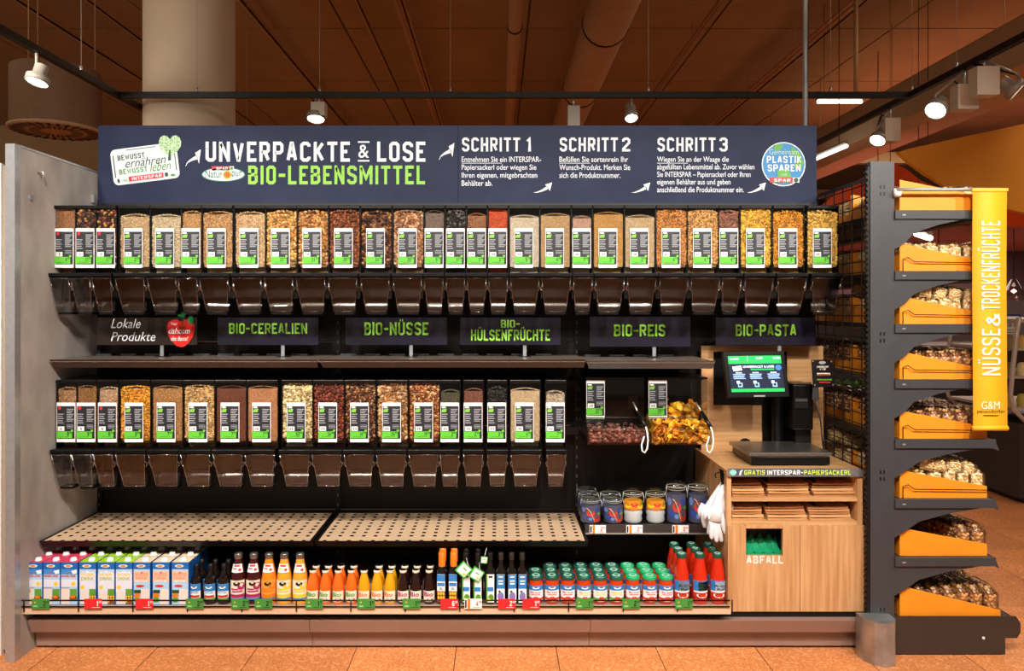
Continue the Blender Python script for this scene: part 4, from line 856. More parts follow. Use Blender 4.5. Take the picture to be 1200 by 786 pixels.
# milk cartons
def carton(kind):
    t = thing('carton', None, None); w_, h_, d_ = .0755, .193, .074
    top = {'almond': mat('carton_top_pink', 'd83a55', .4), 'soy': mat('carton_top_lime', '9ccc20', .4), 'rice': mat('carton_top_cream', 'e8cfa8', .4)}[kind]
    blue = mat('carton_blue', '1460b0', .35)
    b = MB().box(-w_/2, w_/2, 0, d_, 0, h_-.001, blue); b.box(-w_/2, w_/2, 0, d_, h_-.001, h_, top)
    f = lambda u, v, e=.0006: Vector((-w_/2+u*w_, -e, h_-v*h_)); g = lambda u, v: f(u, v, .0011); q = lambda u, v: f(u, v, .0016)
    b.build('box', t, world=False)
    b = MB(); sky = mat('carton_sky', 'a9cdea', .35); lil = mat('carton_pale', 'd8dcec', .35)
    b.rect(f, .02, .02, .98, .98, sky); b.rect(g, .0, 0, 1, .16, blue)
    b.disc(q, .45, .085, .27, .035, m_cream, 14); b.disc(lambda u, v: f(u, v, .0021), .45, .085, .16, .022, m_oran, 12)
    if kind == 'almond':
        b.rect(g, .02, .16, .98, .28, mat('carton_mid_blue', '3a8ad0', .35)); b.poly(q, [(.62, .20), (.95, .17), (.95, .26), (.72, .27)][::-1], M_white)
        b.text(q, 'BIO', .36, .23, .56, .265, m_lred, 0, .03); b.text(q, 'MANDEL DRINK', .06, .29, .90, .345, m_lred, 0, .03)
        b.rect(g, .02, .40, .98, .57, lil); b.disc(q, .75, .50, .12, .05, m_yelp, 10); b.rect(q, .02, .60, .52, .97, mat('glass_of_drink', 'e9d6cc', .35)); b.rect(lambda u, v: f(u, v, .0021), .02, .59, .54, .605, mat('glass_rim_print', '7c6c66', .4))
        b.poly(q, [(.55, .62), (.95, .62), (.95, .78), (.55, .78)][::-1], m_tgreen); b.disc(lambda u, v: f(u, v, .0021), .75, .82, .24, .06, m_brown, 12); b.disc(lambda u, v: f(u, v, .0026), .72, .80, .16, .035, m_oran, 10)
    elif kind == 'soy':
        for cx_, r_ in ((.2, .08), (.5, .12), (.8, .08)): b.disc(g, cx_, .25, r_*1.4, r_*.45, lil, 12)
        b.rect(g, .02, .26, .98, .70, lil); b.text(q, 'SOJA', .1, .25, .9, .33, m_yelp, 0, .03); b.text(q, 'DRINK', .12, .34, .88, .42, mat('carton_lime_ink', 'a8bc60', .4), 0, .03)
        b.disc(q, .2, .58, .13, .05, m_yelp, 10); b.rect(q, .08, .68, .58, .97, mat('glass_of_drink', 'e9d6cc', .35))
        b.rect(q, .6, .62, .98, .78, m_tgreen); b.rect(q, .6, .76, .98, .97, m_brown)
        for i in range(7): b.disc(lambda u, v: f(u, v, .0021), .66+.14*(i % 3), .79+.06*(i//3), .05, .025, m_yelp, 8)
    else:
        b.rect(g, .02, .20, .98, .46, mat('carton_rice_pink', 'd9bda8', .35)); b.text(q, 'REIS', .12, .24, .88, .32, mat('carton_rice_ink', 'e8926a', .4), 0, .03); b.text(q, 'DRINK', .14, .33, .86, .40, mat('carton_rice_ink', 'e8926a', .4), 0, .03)
        b.disc(q, .5, .245, .07, .02, m_magenta, 8); b.text(q, 'NATUR', .15, .415, .85, .45, M_white, 0, .03); b.disc(q, .4, .55, .26, .03, m_lred, 12)
        b.rect(q, .46, .62, .95, .97, mat('glass_of_drink', 'e9d6cc', .35)); b.rect(q, .04, .64, .44, .72, m_dg); b.disc(q, .22, .77, .2, .06, m_oran, 12); b.disc(lambda u, v: f(u, v, .0021), .22, .87, .2, .06, m_tgreen, 12)
    b.build('front_print', t, world=False)
    c = MB().lathe([(.015, 0), (.015, .003), (.0125, .004), (.0125, .011), (.011, .012)], M_whitep, 14).build('cap', t, world=False); c.location = (.004, .028, h_)
    PROT[kind] = t; t.location = (0, 0, -50); return t
cxs = [30.9, 51.7, 72.2, 93.8, 115.4, 136.3, 157.1, 179.5, 201.9]
names = {'almond': 'pink-topped', 'soy': 'lime-topped', 'rice': 'cream-topped'}
for i, px in enumerate(cxs):
    kd = ('almond', 'soy', 'rice')[i//3]
    if kd not in PROT: carton(kd)
    for r, rl in enumerate(('front', 'second', 'third')):
        c = copy_tree(PROT[kd]); c.name = 'drink_carton'; x = X(px, 3.83)+.0385
        c.location = (x, 3.822*K+r*.080, ZS); c.rotation_euler.z = 0 if r == 0 else random.uniform(-.02, .02)
        tag(c, f'blue {names[kd]} plant drink carton, {rl} row, {oneof(i)} from left', 'carton', 'plant drink cartons on the base deck')
killp()

# price tags on the wire fence
def price_tag(px, py, w_, h_, k, col, euro, cents, label, stripe=False, group='price tags on the front of the base deck'):
    t = thing('price_tag', label, 'price tag', P(px, py, k), group); f = lambda u, v, e=0: P(px+w_*(u-.5), py+h_*(v-.5), k)-Vector((0, e, 0))
    b = MB(); c = [f(0, 0), f(1, 0), f(1, 1), f(0, 1)]; b.hexa([p+Vector((0, .002, 0)) for p in c], c, col); b.rect(lambda u, v: f(u, v, .0004), 0, 0, 1, 1, col); b.build('card', t)
    ink = M_ink if col in (M_greend, ) else (M_white if col is M_red else m_lred); b = MB(); g = lambda u, v: f(u, v, .0012)
    b.block(g, euro, .70 if euro == '1' else .66, .2, .80, .72, ink, st=.17); b.block(g, cents, .83, .2, .97, .42, ink)
    b.rect(g, .45, .84, .9, .88, ink)
    if col is M_greend: b.disc(g, .2, .35, .06, .1, mat('tag_ochre', 'c9a84a', .4), 8); b.rect(g, .1, .66, .34, .8, mat('tag_pale', '8fcf8a', .4))
    if stripe: b.rect(g, .18, 0, .33, 1, m_oran); b.rect(g, .03, .1, .13, .9, M_labeld)
    b.build('print', t)
    MB().box(*sorted((f(0, 0).x, f(1, 0).x)), k*K, k*K+.004, f(0, 1).z-.004, f(0, 1).z, clear('tag_holder', (.8, .8, .8), 1.5, .1, .1)).build('holder', t)
for px, col, e, c, lb in ((47.5, M_greend, '2', '49', 'green price tag below the pink-topped cartons'), (109, M_red, '1', '49', 'red price tag below the lime-topped cartons'), (169, M_red, '1', '49', 'red price tag below the cream-topped cartons'),
                          (228, M_greend, '2', '99', 'green price tag below the dark syrup bottles'), (281.3, M_greend, '2', '79', 'green price tag below the dark red juice bottles'), (308.8, M_greend, '2', '79', 'green price tag below the tall orange-labelled juice bottle'),
                          (368, M_greend, '1', '29', 'green price tag below the small orange smoothies'), (429, M_greend, '1', '29', 'green price tag below the small yellow smoothies'), (482.3, M_greend, '1', '29', 'green price tag below the small dark smoothies'),
                          (526.5, M_red, '6', '99', 'red price tag below the orange-capped oil bottles'), (594, M_red, '2', '49', 'red price tag below the slim vinegar bottles'), (622.5, M_red, '1', '99', 'red price tag below the sauce jars with red lettering'),
                          (685, M_greend, '1', '79', 'green price tag below the herb-label sauce jars'), (739.5, M_greend, '2', '79', 'green price tag below the bright-lidded sauce jars'), (801.5, M_greend, '1', '79', 'green price tag below the red passata bottles')):
    price_tag(px, 707.3, 20.5, 11.5, 3.755, col, e, c, lb)
price_tag(554.5, 707.3, 20.5, 11.5, 3.755, M_white, '4', '99', 'white and orange price tag below the leafy oil bottles', True)
for px, lb in ((700.5, 'white price tag below the small berry jars'), (743.5, 'white price tag below the jars with white cloth'), (797.5, 'white price tag below the tall berry jars')):
    price_tag(px, 620, 19, 9.5, 4.075, M_white, '2', '99', lb, True, 'price tags on the jar shelf')

# ---------------- clip-top jars ----------------
def clip_jar(x, y, h, r, label, kind):
    t = thing('clip_top_jar', label, 'jar', (x, y, .4945), 'glass clip-top jars on the short shelf'); z = lambda q: q
    def part(n, mb): return mb.build(n, t, world=False)
    part('glass_body', MB().lathe([(r*.9, .0), (r, .006), (r, h*.72), (r*.86, h*.80), (r*.86, h*.86)], M_glass, 20, cap=False).lathe([(r*.9, .0), (.001, .0005)], M_glass, 20, cap=False))
    part('lid', MB().lathe([(r*.95, h*.88), (r*.95, h*.92), (r*.8, h*.97), (r*.55, h*.975), (r*.5, h), (.001, h)], clear('green_tint_glass', (.74, .80, .76), 1.5, .06, .12), 20, cap=False))
    part('rubber_ring', MB().lathe([(r*.92, h*.86), (r*.96, h*.865), (r*.96, h*.878), (r*.92, h*.88)], mat('rubber_grey', 'b8b4a8', .6), 20, cap=False))
    part('wire_bail', MB().tube([(r*.95, -.006, h*.9), (r*1.08, -.01, h*.7), (r*1.02, -.014, h*.6)], .0018, M_screw, 5).tube([(-r*.95, 0, h*.9), (-r*.98, 0, h*.72), (-r, 0, h*.7)], .0018, M_screw, 5).lathe([(r*.88, h*.80), (r*.885, h*.81), (r*.88, h*.82)], M_screw, 20, cap=False))
    items = []
    b = MB()
    if kind == 'berry':
        b = wrap(r-.003, .006, h*.70, [('d', .28, .25, .62, .62, m_lred), ('d', .55, .55, .9, .95, m_tomato), ('d', .10, .5, .38, .82, mat('berry_blue', '2c48a0', .4)), ('d', .05, .1, .25, .4, mat('berry_blue2', '6c86c8', .4)), ('d', .6, .15, .8, .38, mat('berry_blue', '283a78', .4)), ('d', .7, .38, .9, .55, m_tgreen), ('d', .36, .68, .52, .86, mat('berry_blue2', '6c86c8', .4))], mat('berry_dark', '4a4a62', .5), 1.35)
        f = lambda u: Vector(((r-.0015)*math.sin(u), -(r-.0015)*math.cos(u), 0))
        b.tube([f(-.6+.9*q/8)+Vector((0, 0, h*(.6-.55*(q/8)**2))) for q in range(9)], .0022, mat('handle_print_tan', 'd8a878', .4), 5)
        b.lathe([(r-.005, .005), (r-.005, h*.68)], mat('berry_dark', '4a4a62', .5), 16)
    else:
        b = wrap(r-.003, h*.42, h*.66, [('d', .1, .3, .4, .8, m_yelp), ('d', .35, .1, .65, .6, m_lred), ('d', .6, .3, .95, .9, m_yelp), ('d', .3, .55, .6, 1, m_oran), ('d', .75, .1, .95, .5, m_tgreen)], mat('fruit_yellow', 'e0901c', .5), 1.35)
        b.lathe([(r-.006, h*.40), (r-.006, h*.66)], mat('fruit_yellow', 'e0901c', .5), 16)
        n = 16; cloth = mat('white_cloth', 'c4c6ca', .8)
        b.lathe([(r-.010, .004), (r-.004, h*.1), (r-.008, h*.2), (r-.003, h*.3), (r-.008, h*.40)], cloth, n)
    part('contents', b)
kj = 4.11
for px, row, h, kind, lb in ((692.5, 0, .125, 'berry', 'small clip-top jar of dark berries, front row, nearest the dispensers'), (718.5, 0, .125, 'berry', 'small clip-top jar of dark berries, front row, beside the cloth jars'),
                             (692.5, 1, .132, 'berry', 'small clip-top jar in middle row behind first berry jar'), (718.5, 1, .132, 'berry', 'small clip-top jar in middle row behind second berry jar'), (692.5, 2, .13, 'berry', 'small clip-top jar in rearmost row by the dispensers'),
                             (741.8, 0, .162, 'fruit', 'medium clip-top jar with yellow fruit over white cloth, beside berry jars'), (768.3, 0, .162, 'fruit', 'medium clip-top jar with yellow fruit over white cloth, beside tall jars'),
                             (792.5, 0, .20, 'berry', 'tall clip-top jar of berries standing in full view'), (817.5, 0, .20, 'berry', 'tall clip-top jar of berries half hidden behind white gloves')):
    r = .049; k = kj+r/K+row*.112; clip_jar(X(px, kj+.05), k*K, h, r if px < 800 else .048, lb, kind)

# ---------------- oak counter cabinet ----------------
KC2 = 3.84; cx0, cx1 = X(852, KC2), 1.642; yc = KC2*K
cab = thing('counter_cabinet', 'oak-veneered counter cabinet with bag shelves and waste flap', 'cabinet', ((cx0+cx1)/2, yc, .177))
ct = .806
MB().box(cx0, cx0+.02, yc+.004, YB-.02, .177, ct-.022, M_oak).build('side_panel', cab)
MB().box(cx1-.024, cx1, yc+.004, YB-.02, .177, ct-.022, M_oak).build('side_panel', cab)
tp_ = [(cx0-.002, yc), (cx1-.05, yc), (cx1-.018, yc+.010), (cx1+.004, yc+.045), (cx1+.004, YB-.02), (cx0-.002, YB-.02)]
MB().prism(tp_, 'z', ct-.022, ct, M_oakx).build('countertop', cab)
MB().box(cx0+.02, cx1-.024, YB-.05, YB-.03, .177, ct-.022, M_dark).build('cabinet_back', cab)
z1s, z2s = Z(583.5, KC2), Z(615, KC2)
MB().box(cx0+.02, cx1-.024, yc+.006, YB-.05, z1s-.016, z1s, M_oakx).build('bag_shelf', cab)
MB().box(cx0+.02, cx1-.024, yc+.006, YB-.05, z2s-.004, z2s+.014, M_oakx).build('bag_shelf', cab)
for px in (896.5, 951): MB().box(X(px, 3.95), X(px, 3.95)+.004, yc+.06, YB-.06, z2s+.014, ct-.022, M_black).build('wire_divider', cab)
def F4(px, py, e=0): p = P(px, py, KC2); p.y -= e; return p
dz0 = .177; dl, dm, dr = X(852, KC2), X(936, KC2), 1.644
hx0, hx1, hz0, hz1 = X(873, KC2), X(916, KC2), Z(650, KC2), Z(618, KC2)
b = MB(); y0, y1 = yc-.014, yc+.004
b.box(dl, hx0, y0, y1, dz0, z2s, M_oak); b.box(hx1, dm-.001, y0, y1, dz0, z2s, M_oak); b.box(hx0, hx1, y0, y1, dz0, hz0, M_oak); b.box(hx0, hx1, y0, y1, hz1, z2s+.003, M_oak)
d1 = b.build('waste_door', cab); d2 = MB().box(dm+.001, dr, y0, y1, dz0, z2s, M_oak).build('door', cab)
f = lambda u, v: Vector((X(u, KC2-.015), y0-.001, Z(v, KC2-.015)))
MB().block(f, 'ABFALL', 874.5, 650.8, 917.5, 660.2, mat('white_vinyl_letters', 'e6e2dc', .5), st=.2, ar=.5).build('lettering', d1)
b = MB(); b.box(hx0-.01, hx1+.01, yc+.10, yc+.105, dz0, hz1+.01, M_black).box(hx0-.02, hx0-.01, yc+.005, yc+.1, dz0+.05, hz1+.01, M_black).box(hx1+.01, hx1+.02, yc+.005, yc+.1, dz0+.05, hz1+.01, M_black); b.build('waste_chute', cab)
gb = mat('green_bin_liner', '0e8a5c', .35, bump=.6, nscale=30, dist=.01)
b = MB(); n = 14
pts = [[Vector((hx0-.005+(hx1-hx0+.01)*i/n, yc+.012+.075*j/5, hz0+.004+.055*(j/5)**1.4+.007*math.sin(i*1.9+j)*(1+j*.2))) for i in range(n+1)] for j in range(6)]
b.add([p for r_ in pts for p in r_], [(j*(n+1)+i, j*(n+1)+i+1, (j+1)*(n+1)+i+1, (j+1)*(n+1)+i) for j in range(5) for i in range(n)], gb, True); b.box(hx0-.005, hx1+.005, yc+.008, yc+.012, hz0-.03, hz0+.006, gb)
o = b.build('bin_liner', loc=(X(894, KC2), yc+.05, hz0)); tag(o, 'crumpled green bin liner visible in the waste flap', 'bin bag')
# printed front strip
b = MB(); y2 = yc-.008; zt_, zb_ = Z(548.5, KC2), Z(557.8, KC2)
xa, xb = X(852.5, KC2), 1.648
b.prism([(xa, zb_), (xb, zb_), (xb-.004, zt_-.014), (xb-.02, zt_-.003), (xb-.04, zt_), (xa, zt_)], 'y', y2, yc-.0005, M_galv)
st = b.build('front_strip', cab); g = lambda u, v, e=.0012: Vector((X(u, KC2-.01), y2-e, Z(v, KC2-.01)))
b = MB(); b.poly(g, [(856, 557), (1002, 557), (985, 549.6), (856, 549.6)][::-1], mat('strip_slate', '4b5160', .35)); h = lambda u, v: g(u, v, .002)
b.disc(h, 859, 553.4, 4, 3.4, mat('strip_mint', '8fd8cc', .4), 14); b.block(h, 'GRATIS', 872, 550.6, 896.5, 556.2, mat('strip_lime', 'c3e04a', .5), st=.2, ar=.5); b.block(h, 'INTERSPAR-', 899, 550.6, 941, 556.2, M_white, st=.2, ar=.5); b.block(h, 'PAPIERSACKERL', 942, 550.6, 997, 556.2, mat('strip_lime', 'c3e04a', .5), st=.2, ar=.5)
b.poly(h, [(866, 556.5), (867, 552), (870.5, 549.8), (869, 553), (868.2, 556.5)], M_white); b.build('strip_print', st)
# back board
KBd = 4.37; bb = thing('oak_back_board', 'upright oak board standing behind the weighing scale', 'board', (1.35, KBd*K, ct))
MB().box(1.04, 1.664, KBd*K, KBd*K+.018, ct, 1.343, M_oakx).build('board', bb)
b = MB(); q = lambda a, b_, c, d, t_=.004: (X(a, KBd), X(c, KBd), KBd*K-t_, KBd*K, Z(d, KBd), Z(b_, KBd))
b.box(*q(836, 412, 922, 474.5), M_blackp); b.build('black_backplate', bb)
MB().box(*q(893, 448, 950, 530, .006), M_blackp).build('cable_cover', bb)
b = MB(); b.prism([(X(873, KBd)+.045*math.cos(PI*i/12), ct+.002+.062*math.sin(PI*i/12)) for i in range(13)], 'y', KBd*K-.003, KBd*K, M_black); b.build('cable_cutout', bb)

# scale
sy0, sy1 = 3.94*K, 4.28*K; sx0, sx1 = 1.155, 1.545
sc = thing('weighing_scale', 'steel-topped black weighing scale on the oak counter', 'scale', (1.35, (sy0+sy1)/2, ct))
bevel(MB().box(sx0+.015, sx1-.01, sy0+.006, sy1-.01, ct+.006, ct+.043, M_blackp).box(sx0+.04, sx0+.07, sy0+.03, sy0+.06, ct, ct+.006, M_black).box(sx1-.07, sx1-.04, sy0+.03, sy0+.06, ct, ct+.006, M_black).box(sx0+.04, sx1-.04, sy1-.06, sy1-.03, ct, ct+.006, M_black).build('base', sc), .005)
bevel(MB().box(sx0, sx1, sy0, sy1, ct+.045, ct+.064, mat('satin_steel', '8f8c88', .3, metal=.9, noise=.04, nscale=30)).build('weighing_plate', sc), .006, 3)
MB().lathe([(.03, 0), (.028, .01), (.0275, .40)], M_blackp, 18, c=(X(911, 4.30), 4.30*K, ct+.04)).build('pole', sc)
mcorn = [P(847, 412, 4.12), P(919, 411, 4.12), P(925, 463, 4.08), P(853, 466, 4.08)]
nrm = (mcorn[1]-mcorn[0]).cross(mcorn[3]-mcorn[0]).normalized()
if nrm.y > 0: nrm = -nrm
mcorn[2] = mcorn[1]+(mcorn[3]-mcorn[0])
b = MB(); b.hexa([c-nrm*.03 for c in mcorn], mcorn, M_blackp); mon = b.build('monitor', sc); bevel(mon, .003)
def FM(u, v, e=.001): return mcorn[0]+(mcorn[1]-mcorn[0])*u+(mcorn[3]-mcorn[0])*v+nrm*e
MB().tube([FM(.5, .5, -.03), Vector((X(911, 4.30), 4.30*K, FM(.5, .5).z-.02))], .02, M_blackp, 10).build('tilt_arm', sc)
b = MB(); sg = mat('screen_green', '18b050', .3, emit=.75); sw = mat('screen_white', 'cfe0ff', .3, emit=.8); sn = mat('screen_navy', '141b33', .3, emit=.5); G1 = FM; G2 = lambda u, v: FM(u, v, .0016); G3_ = lambda u, v: FM(u, v, .0022)
b.rect(G1, .07, .1, .93, .88, sn); b.rect(G2, .07, .1, .93, .27, sg); b.rect(G2, .07, .81, .93, .88, sg)
b.text(G3_, '0,000', .10, .14, .24, .19, sw, 0, .02); b.text(G3_, '0,00', .52, .13, .63, .18, sw, 0, .02); b.text(G3_, '0,00', .80, .13, .92, .18, sw, 0, .02)
b.rect(G3_, .38, .1, .385, .22, sw)
b.poly(G2, [(.12, .33), (.27, .31), (.28, .41), (.14, .43)][::-1], sw); b.text(G2, 'UNVERPACKT & LOSE', .30, .31, .80, .36, sw, 0, .03); b.rect(G2, .42, .38, .80, .41, sg); b.disc(G2, .87, .36, .05, .06, mat('screen_blue', '3a70c8', .3, emit=.8), 16)
for cx_ in (.22, .49, .78):
    b.rect(G2, cx_-.05, .455, cx_+.05, .475, sw)
    for i in range(4): b.rect(G2, cx_-.1+.01*(i % 2), .49+i*.03, cx_+.1-.01*(i % 3), .508+i*.03, mat('screen_pale_blue', '8ab0e8', .3, emit=.7))
    b.rect(G2, cx_-.035, .68, cx_+.04, .775, mat('screen_pale_blue', '8ab0e8', .3, emit=.7)); b.rect(G2, cx_-.05, .64, cx_+.0, .70, sw); b.rect(G3_, cx_-.02, .70, cx_+.02, .75, sn)
b.rect(G2, .42, .955, .6, .985, M_screw)
b.build('screen', mon)
b = MB(); b.box(X(926, 4.2), X(950, 4.2), 4.16*K, 4.34*K, Z(503, 4.2), Z(449, 4.2), M_blackp); pr = thing('label_printer', 'black upright label printer to the right of scale monitor', 'printer', (X(938, 4.2), 4.2*K, ct)); b.v = b.v; bevel(b.build('printer_body', pr), .01, 3)
MB().box(X(930, 4.16), X(946, 4.16), 4.15*K, 4.165*K, Z(478, 4.16), Z(466, 4.16), M_black).box(X(931, 4.16), X(945, 4.16), 4.145*K, 4.15*K, Z(470, 4.16), Z(467, 4.16), M_gond).build('paper_slot', pr)
MB().box(X(930, 4.25), X(947, 4.25), 4.22*K, 4.34*K, ct, Z(503, 4.2)+.01, M_black).build('stand', pr)
# info card
kc = 4.10; ic = thing('info_card', 'small black leaflet card on clip beside oak back board', 'card', P(965, 440, kc))
MB().hexa([P(953, 454, kc), P(979, 453, kc), P(979, 453, kc)+Vector((0, .004, 0)), P(953, 454, kc)+Vector((0, .004, 0))], [P(951, 421.5, kc), P(975, 421, kc), P(975, 421, kc)+Vector((0, .004, 0)), P(951, 421.5, kc)+Vector((0, .004, 0))], M_black).build('card', ic)
fi = lambda u, v, e=.0012: P(951+2.0*v+24.5*u, 421.5+32*v, kc)-Vector((0, e, 0))
b = MB(); b.disc(fi, .5, .1, .17, .06, M_grayink, 12); b.text(fi, 'UNVERPACKT', .22, .22, .8, .29, M_white, 0, .03); b.text(fi, '& LOSE', .36, .31, .64, .37, M_white, 0, .03)
b.rect(fi, .22, .48, .85, .56, m_cream); b.rect(lambda u, v: fi(u, v, .002), .25, .52, .82, .58, m_brown); b.rect(fi, .2, .70, .9, .75, m_tgreen); b.rect(fi, .3, .80, .85, .84, m_lred)
for u, v in ((.06, .05), (.94, .06), (.08, .92), (.95, .92)): b.disc(fi, u, v, .035, .03, M_screw, 8)
b.build('card_print', ic)
MB().hexa([P(951.5, 468, kc+.02), P(960, 469, kc+.02), P(960, 469, kc+.05), P(951.5, 468, kc+.05)], [P(953, 452, kc+.0), P(959, 452, kc+.0), P(959, 452, kc+.03), P(953, 452, kc+.03)], M_gond).build('clip', ic)
MB().tube([P(956, 468, kc+.03), P(962, 495, kc+.06), P(964, 520, kc+.1), Vector((X(965, 4.25), 4.22*K, ct))], .004, M_gond, 6).build('flexible_stem', ic)

# paper bag stacks
m_kraft = [mat('kraft_paper_%d' % i, c, .7, noise=.05, nscale=12) for i, c in enumerate(('a9703f', 'c08a58', 'd0a06e'))]
for r, (zb_, pos) in enumerate((((z1s), [(857, 895, 'left'), (900, 949, 'middle'), (953, 1004, 'right')]), ((z2s+.014), [(857, 895, 'left'), (898, 945, 'middle'), (948, 997, 'right')]))):
    for (a_, b_, nm) in pos:
        x0_, x1_ = X(a_, 3.88), X(b_, 3.88)
        for q in range(5):
            th = .0105; j = random.uniform(-.004, .004); y0_ = yc+.02+random.uniform(0, .012)+(.006*q)
            mb = MB(); z0_ = zb_+.001+q*(th+.001); n = 6
            top = []; bot = []
            for i in range(n+1):
                u = i/n; sag = .004*math.sin(PI*u)*random.uniform(.3, 1); xx = x0_+j+(x1_-x0_-.004)*u
                bot.append((xx, z0_)); top.append((xx, z0_+th*(.75+.25*u)-sag))
            mb.prism(bot+top[::-1], 'y', y0_, y0_+.27, m_kraft[(q+r) % 3])
            o = mb.build('paper_bag', loc=((x0_+x1_)/2, y0_+.13, z0_))
            tag(o, f"folded brown paper bag, {('lowest', 'second', 'third', 'fourth', 'topmost')[q]} in the {nm} stack of the {('upper', 'lower')[r]} cabinet shelf", 'paper bag', f"paper bags in the {nm} stack on the {('upper', 'lower')[r]} cabinet shelf")

# gloves on clip
gl = thing('disposable_gloves', 'bunch of white plastic gloves hanging from black clip on oak cabinet', 'gloves', (1.0, 3.95*K, .5))
m_glove = mat('white_polythene', 'dfe3ea', .3, bump=.5, nscale=18, dist=.008)
def glove(px, py, k, ln, sp, sw, seed):
    rnd = random.Random(seed); b = MB(); top = P(848, 566, 3.93)
    palm = P(px, py, k)
    b.tube([top, top.lerp(palm, .4)+Vector((-.006*sp, 0, .0)), top.lerp(palm, .8), palm+Vector((0, 0, -.02))], [.014, .024*sw, .042*sw, .040*sw], m_glove, 12)
    for q in range(4):
        dx = (q-1.5)*.019*sw; l = ln*(1, 1.1, 1.05, .85)[q]*rnd.uniform(.85, 1.1)
        p0 = palm+Vector((dx, rnd.uniform(-.006, .006), .0)); d = Vector((sp*.02+dx*.5, rnd.uniform(-.004, .004), -l))
        b.tube([p0+Vector((0, 0, .03)), p0+d*.35+Vector((rnd.uniform(-.006, .006), -.003, 0)), p0+d*.7, p0+d*.93, p0+d], [.017*sw, .0165*sw, .0155*sw, .012*sw, .004], m_glove, 8)
    p0 = palm+Vector((-.032*sw*sp, 0, .045)); b.tube([p0, p0+Vector((-.018*sp, 0, -.03)), p0+Vector((-.022*sp, 0, -.062))], [.014, .012, .004], m_glove, 8)
    b.v = [(x, palm.y+(y-palm.y)*.55, z) for x, y, z in b.v]
    o = b.build('glove', gl); return o
glove(833, 602, 3.93, .075, 1, 1.0, 1); glove(845, 598, 3.90, .10, -1, .9, 2); glove(838, 606, 3.88, .10, 1, .8, 5)
MB().hexa([P(845, 567, 3.9), P(855, 567, 3.88), P(855, 567, 3.93), P(845, 567, 3.95)], [P(843, 549, 3.92), P(850, 552, 3.88), P(850, 552, 3.93), P(843, 549, 3.96)], M_blackp).tube([P(843, 553, 3.93), P(838, 555, 3.93), P(839, 560, 3.93)], .003, M_blackp, 6).build('clip', gl)

# ---------------- right gondola ----------------
KG = 3.78; gy = KG*K; gx0, gx1 = X(1020, KG), X(1048, KG)
go = thing('end_shelving', 'anthracite free-standing shelving with orange trays beside yellow banner', 'shelving', ((gx0+gx1)/2, gy, 0))
GY1 = 5.9
def up(y, w_=.05): return MB().box(gx0, gx1, y, y+w_, .0, Z(189, KG), M_gond)
u = up(gy, .03).build('upright', go); s = MB()
for z in [Z(p, KG) for p in (218, 226, 390, 398, 552, 560, 713, 721)]:
    for dx in (-.008, .008): s.box((gx0+gx1)/2+dx-.003, (gx0+gx1)/2+dx+.003, gy-.001, gy+.001, z-.012, z+.004, M_black)
s.build('slots', u)
b = MB(); b.box(gx0-.010, gx0, gy+.004, gy+.028, .05, Z(195, KG), M_black)
for q in range(84): b.box(gx0-.016, gx0-.010, gy+.004, gy+.028, .06+q*.025, .072+q*.025, M_black)
b.build('toothed_strip', go)
for y in (4.2, 5.05, 5.87): up(y, .03).build('upright', go)
b = MB(); xm = gx0+.047
for i in range(26): b.tube([(xm-.02, gy+.04+i*.096, .35), (xm-.02, gy+.04+i*.096, 2.12)], .0030, M_black, 4)
for i in range(36): b.tube([(xm-.02, gy+.03, .35+i*.05), (xm-.02, GY1, .35+i*.05)], .0026, M_black, 4)
o = b.build('wire_mesh', go)
MB().box(xm-.026, xm-.014, gy+.03, GY1, 2.115, 2.130, M_black).build('mesh_top_rail', go)
shy = [247, 318, 380, 445, 515, 585, 653]; xe = X(1166, KG)
m_gd = mat('shelf_dark_top', '2a2a2c', .5)
for i, py in enumerate(shy):
    z = Z(py, KG); xend = xe if i > 3 else X(1142, KG)
    sh = MB().box(gx1-.02, xend, gy+.01, GY1, z-.016, z, m_gd).build('shelf', go)
    MB().hexa([(gx1, gy-.002, z-.045), (xend, gy-.002, z-.03), (xend, gy+.004, z-.03), (gx1, gy+.004, z-.045)][0:4], [(gx1, gy-.004, z), (xend, gy-.004, z), (xend, gy+.01, z), (gx1, gy+.01, z)], M_gond).box(gx1, xend-.002, gy-.010, gy-.003, z-.036, z+.002, M_gond).build('side_flange', sh)
    b = MB(); L_ = xend-gx1
    b.prism([(gx1, z-.03), (xend-.01, z-.03), (gx1+L_*.55, z-.062), (gx1+L_*.25, z-.098), (gx1+.05, z-.14), (gx1+.01, z-.165), (gx1, z-.17)], 'y', gy, gy+.004, M_gond); b.build('bracket', sh)
    MB().box(gx1+.03, gx1+.045, gy-.012, gy-.010, z-.022, z-.016, M_screw).build('bolt', sh)
    MB().hexa([(xend, gy, z-.04), (xend+.02, gy, z-.05), (xend+.02, GY1, z-.05), (xend, GY1, z-.04)], [(xend-.005, gy, z), (xend, gy, z), (xend, GY1, z), (xend-.005, GY1, z)], M_gond).build('price_rail', sh)
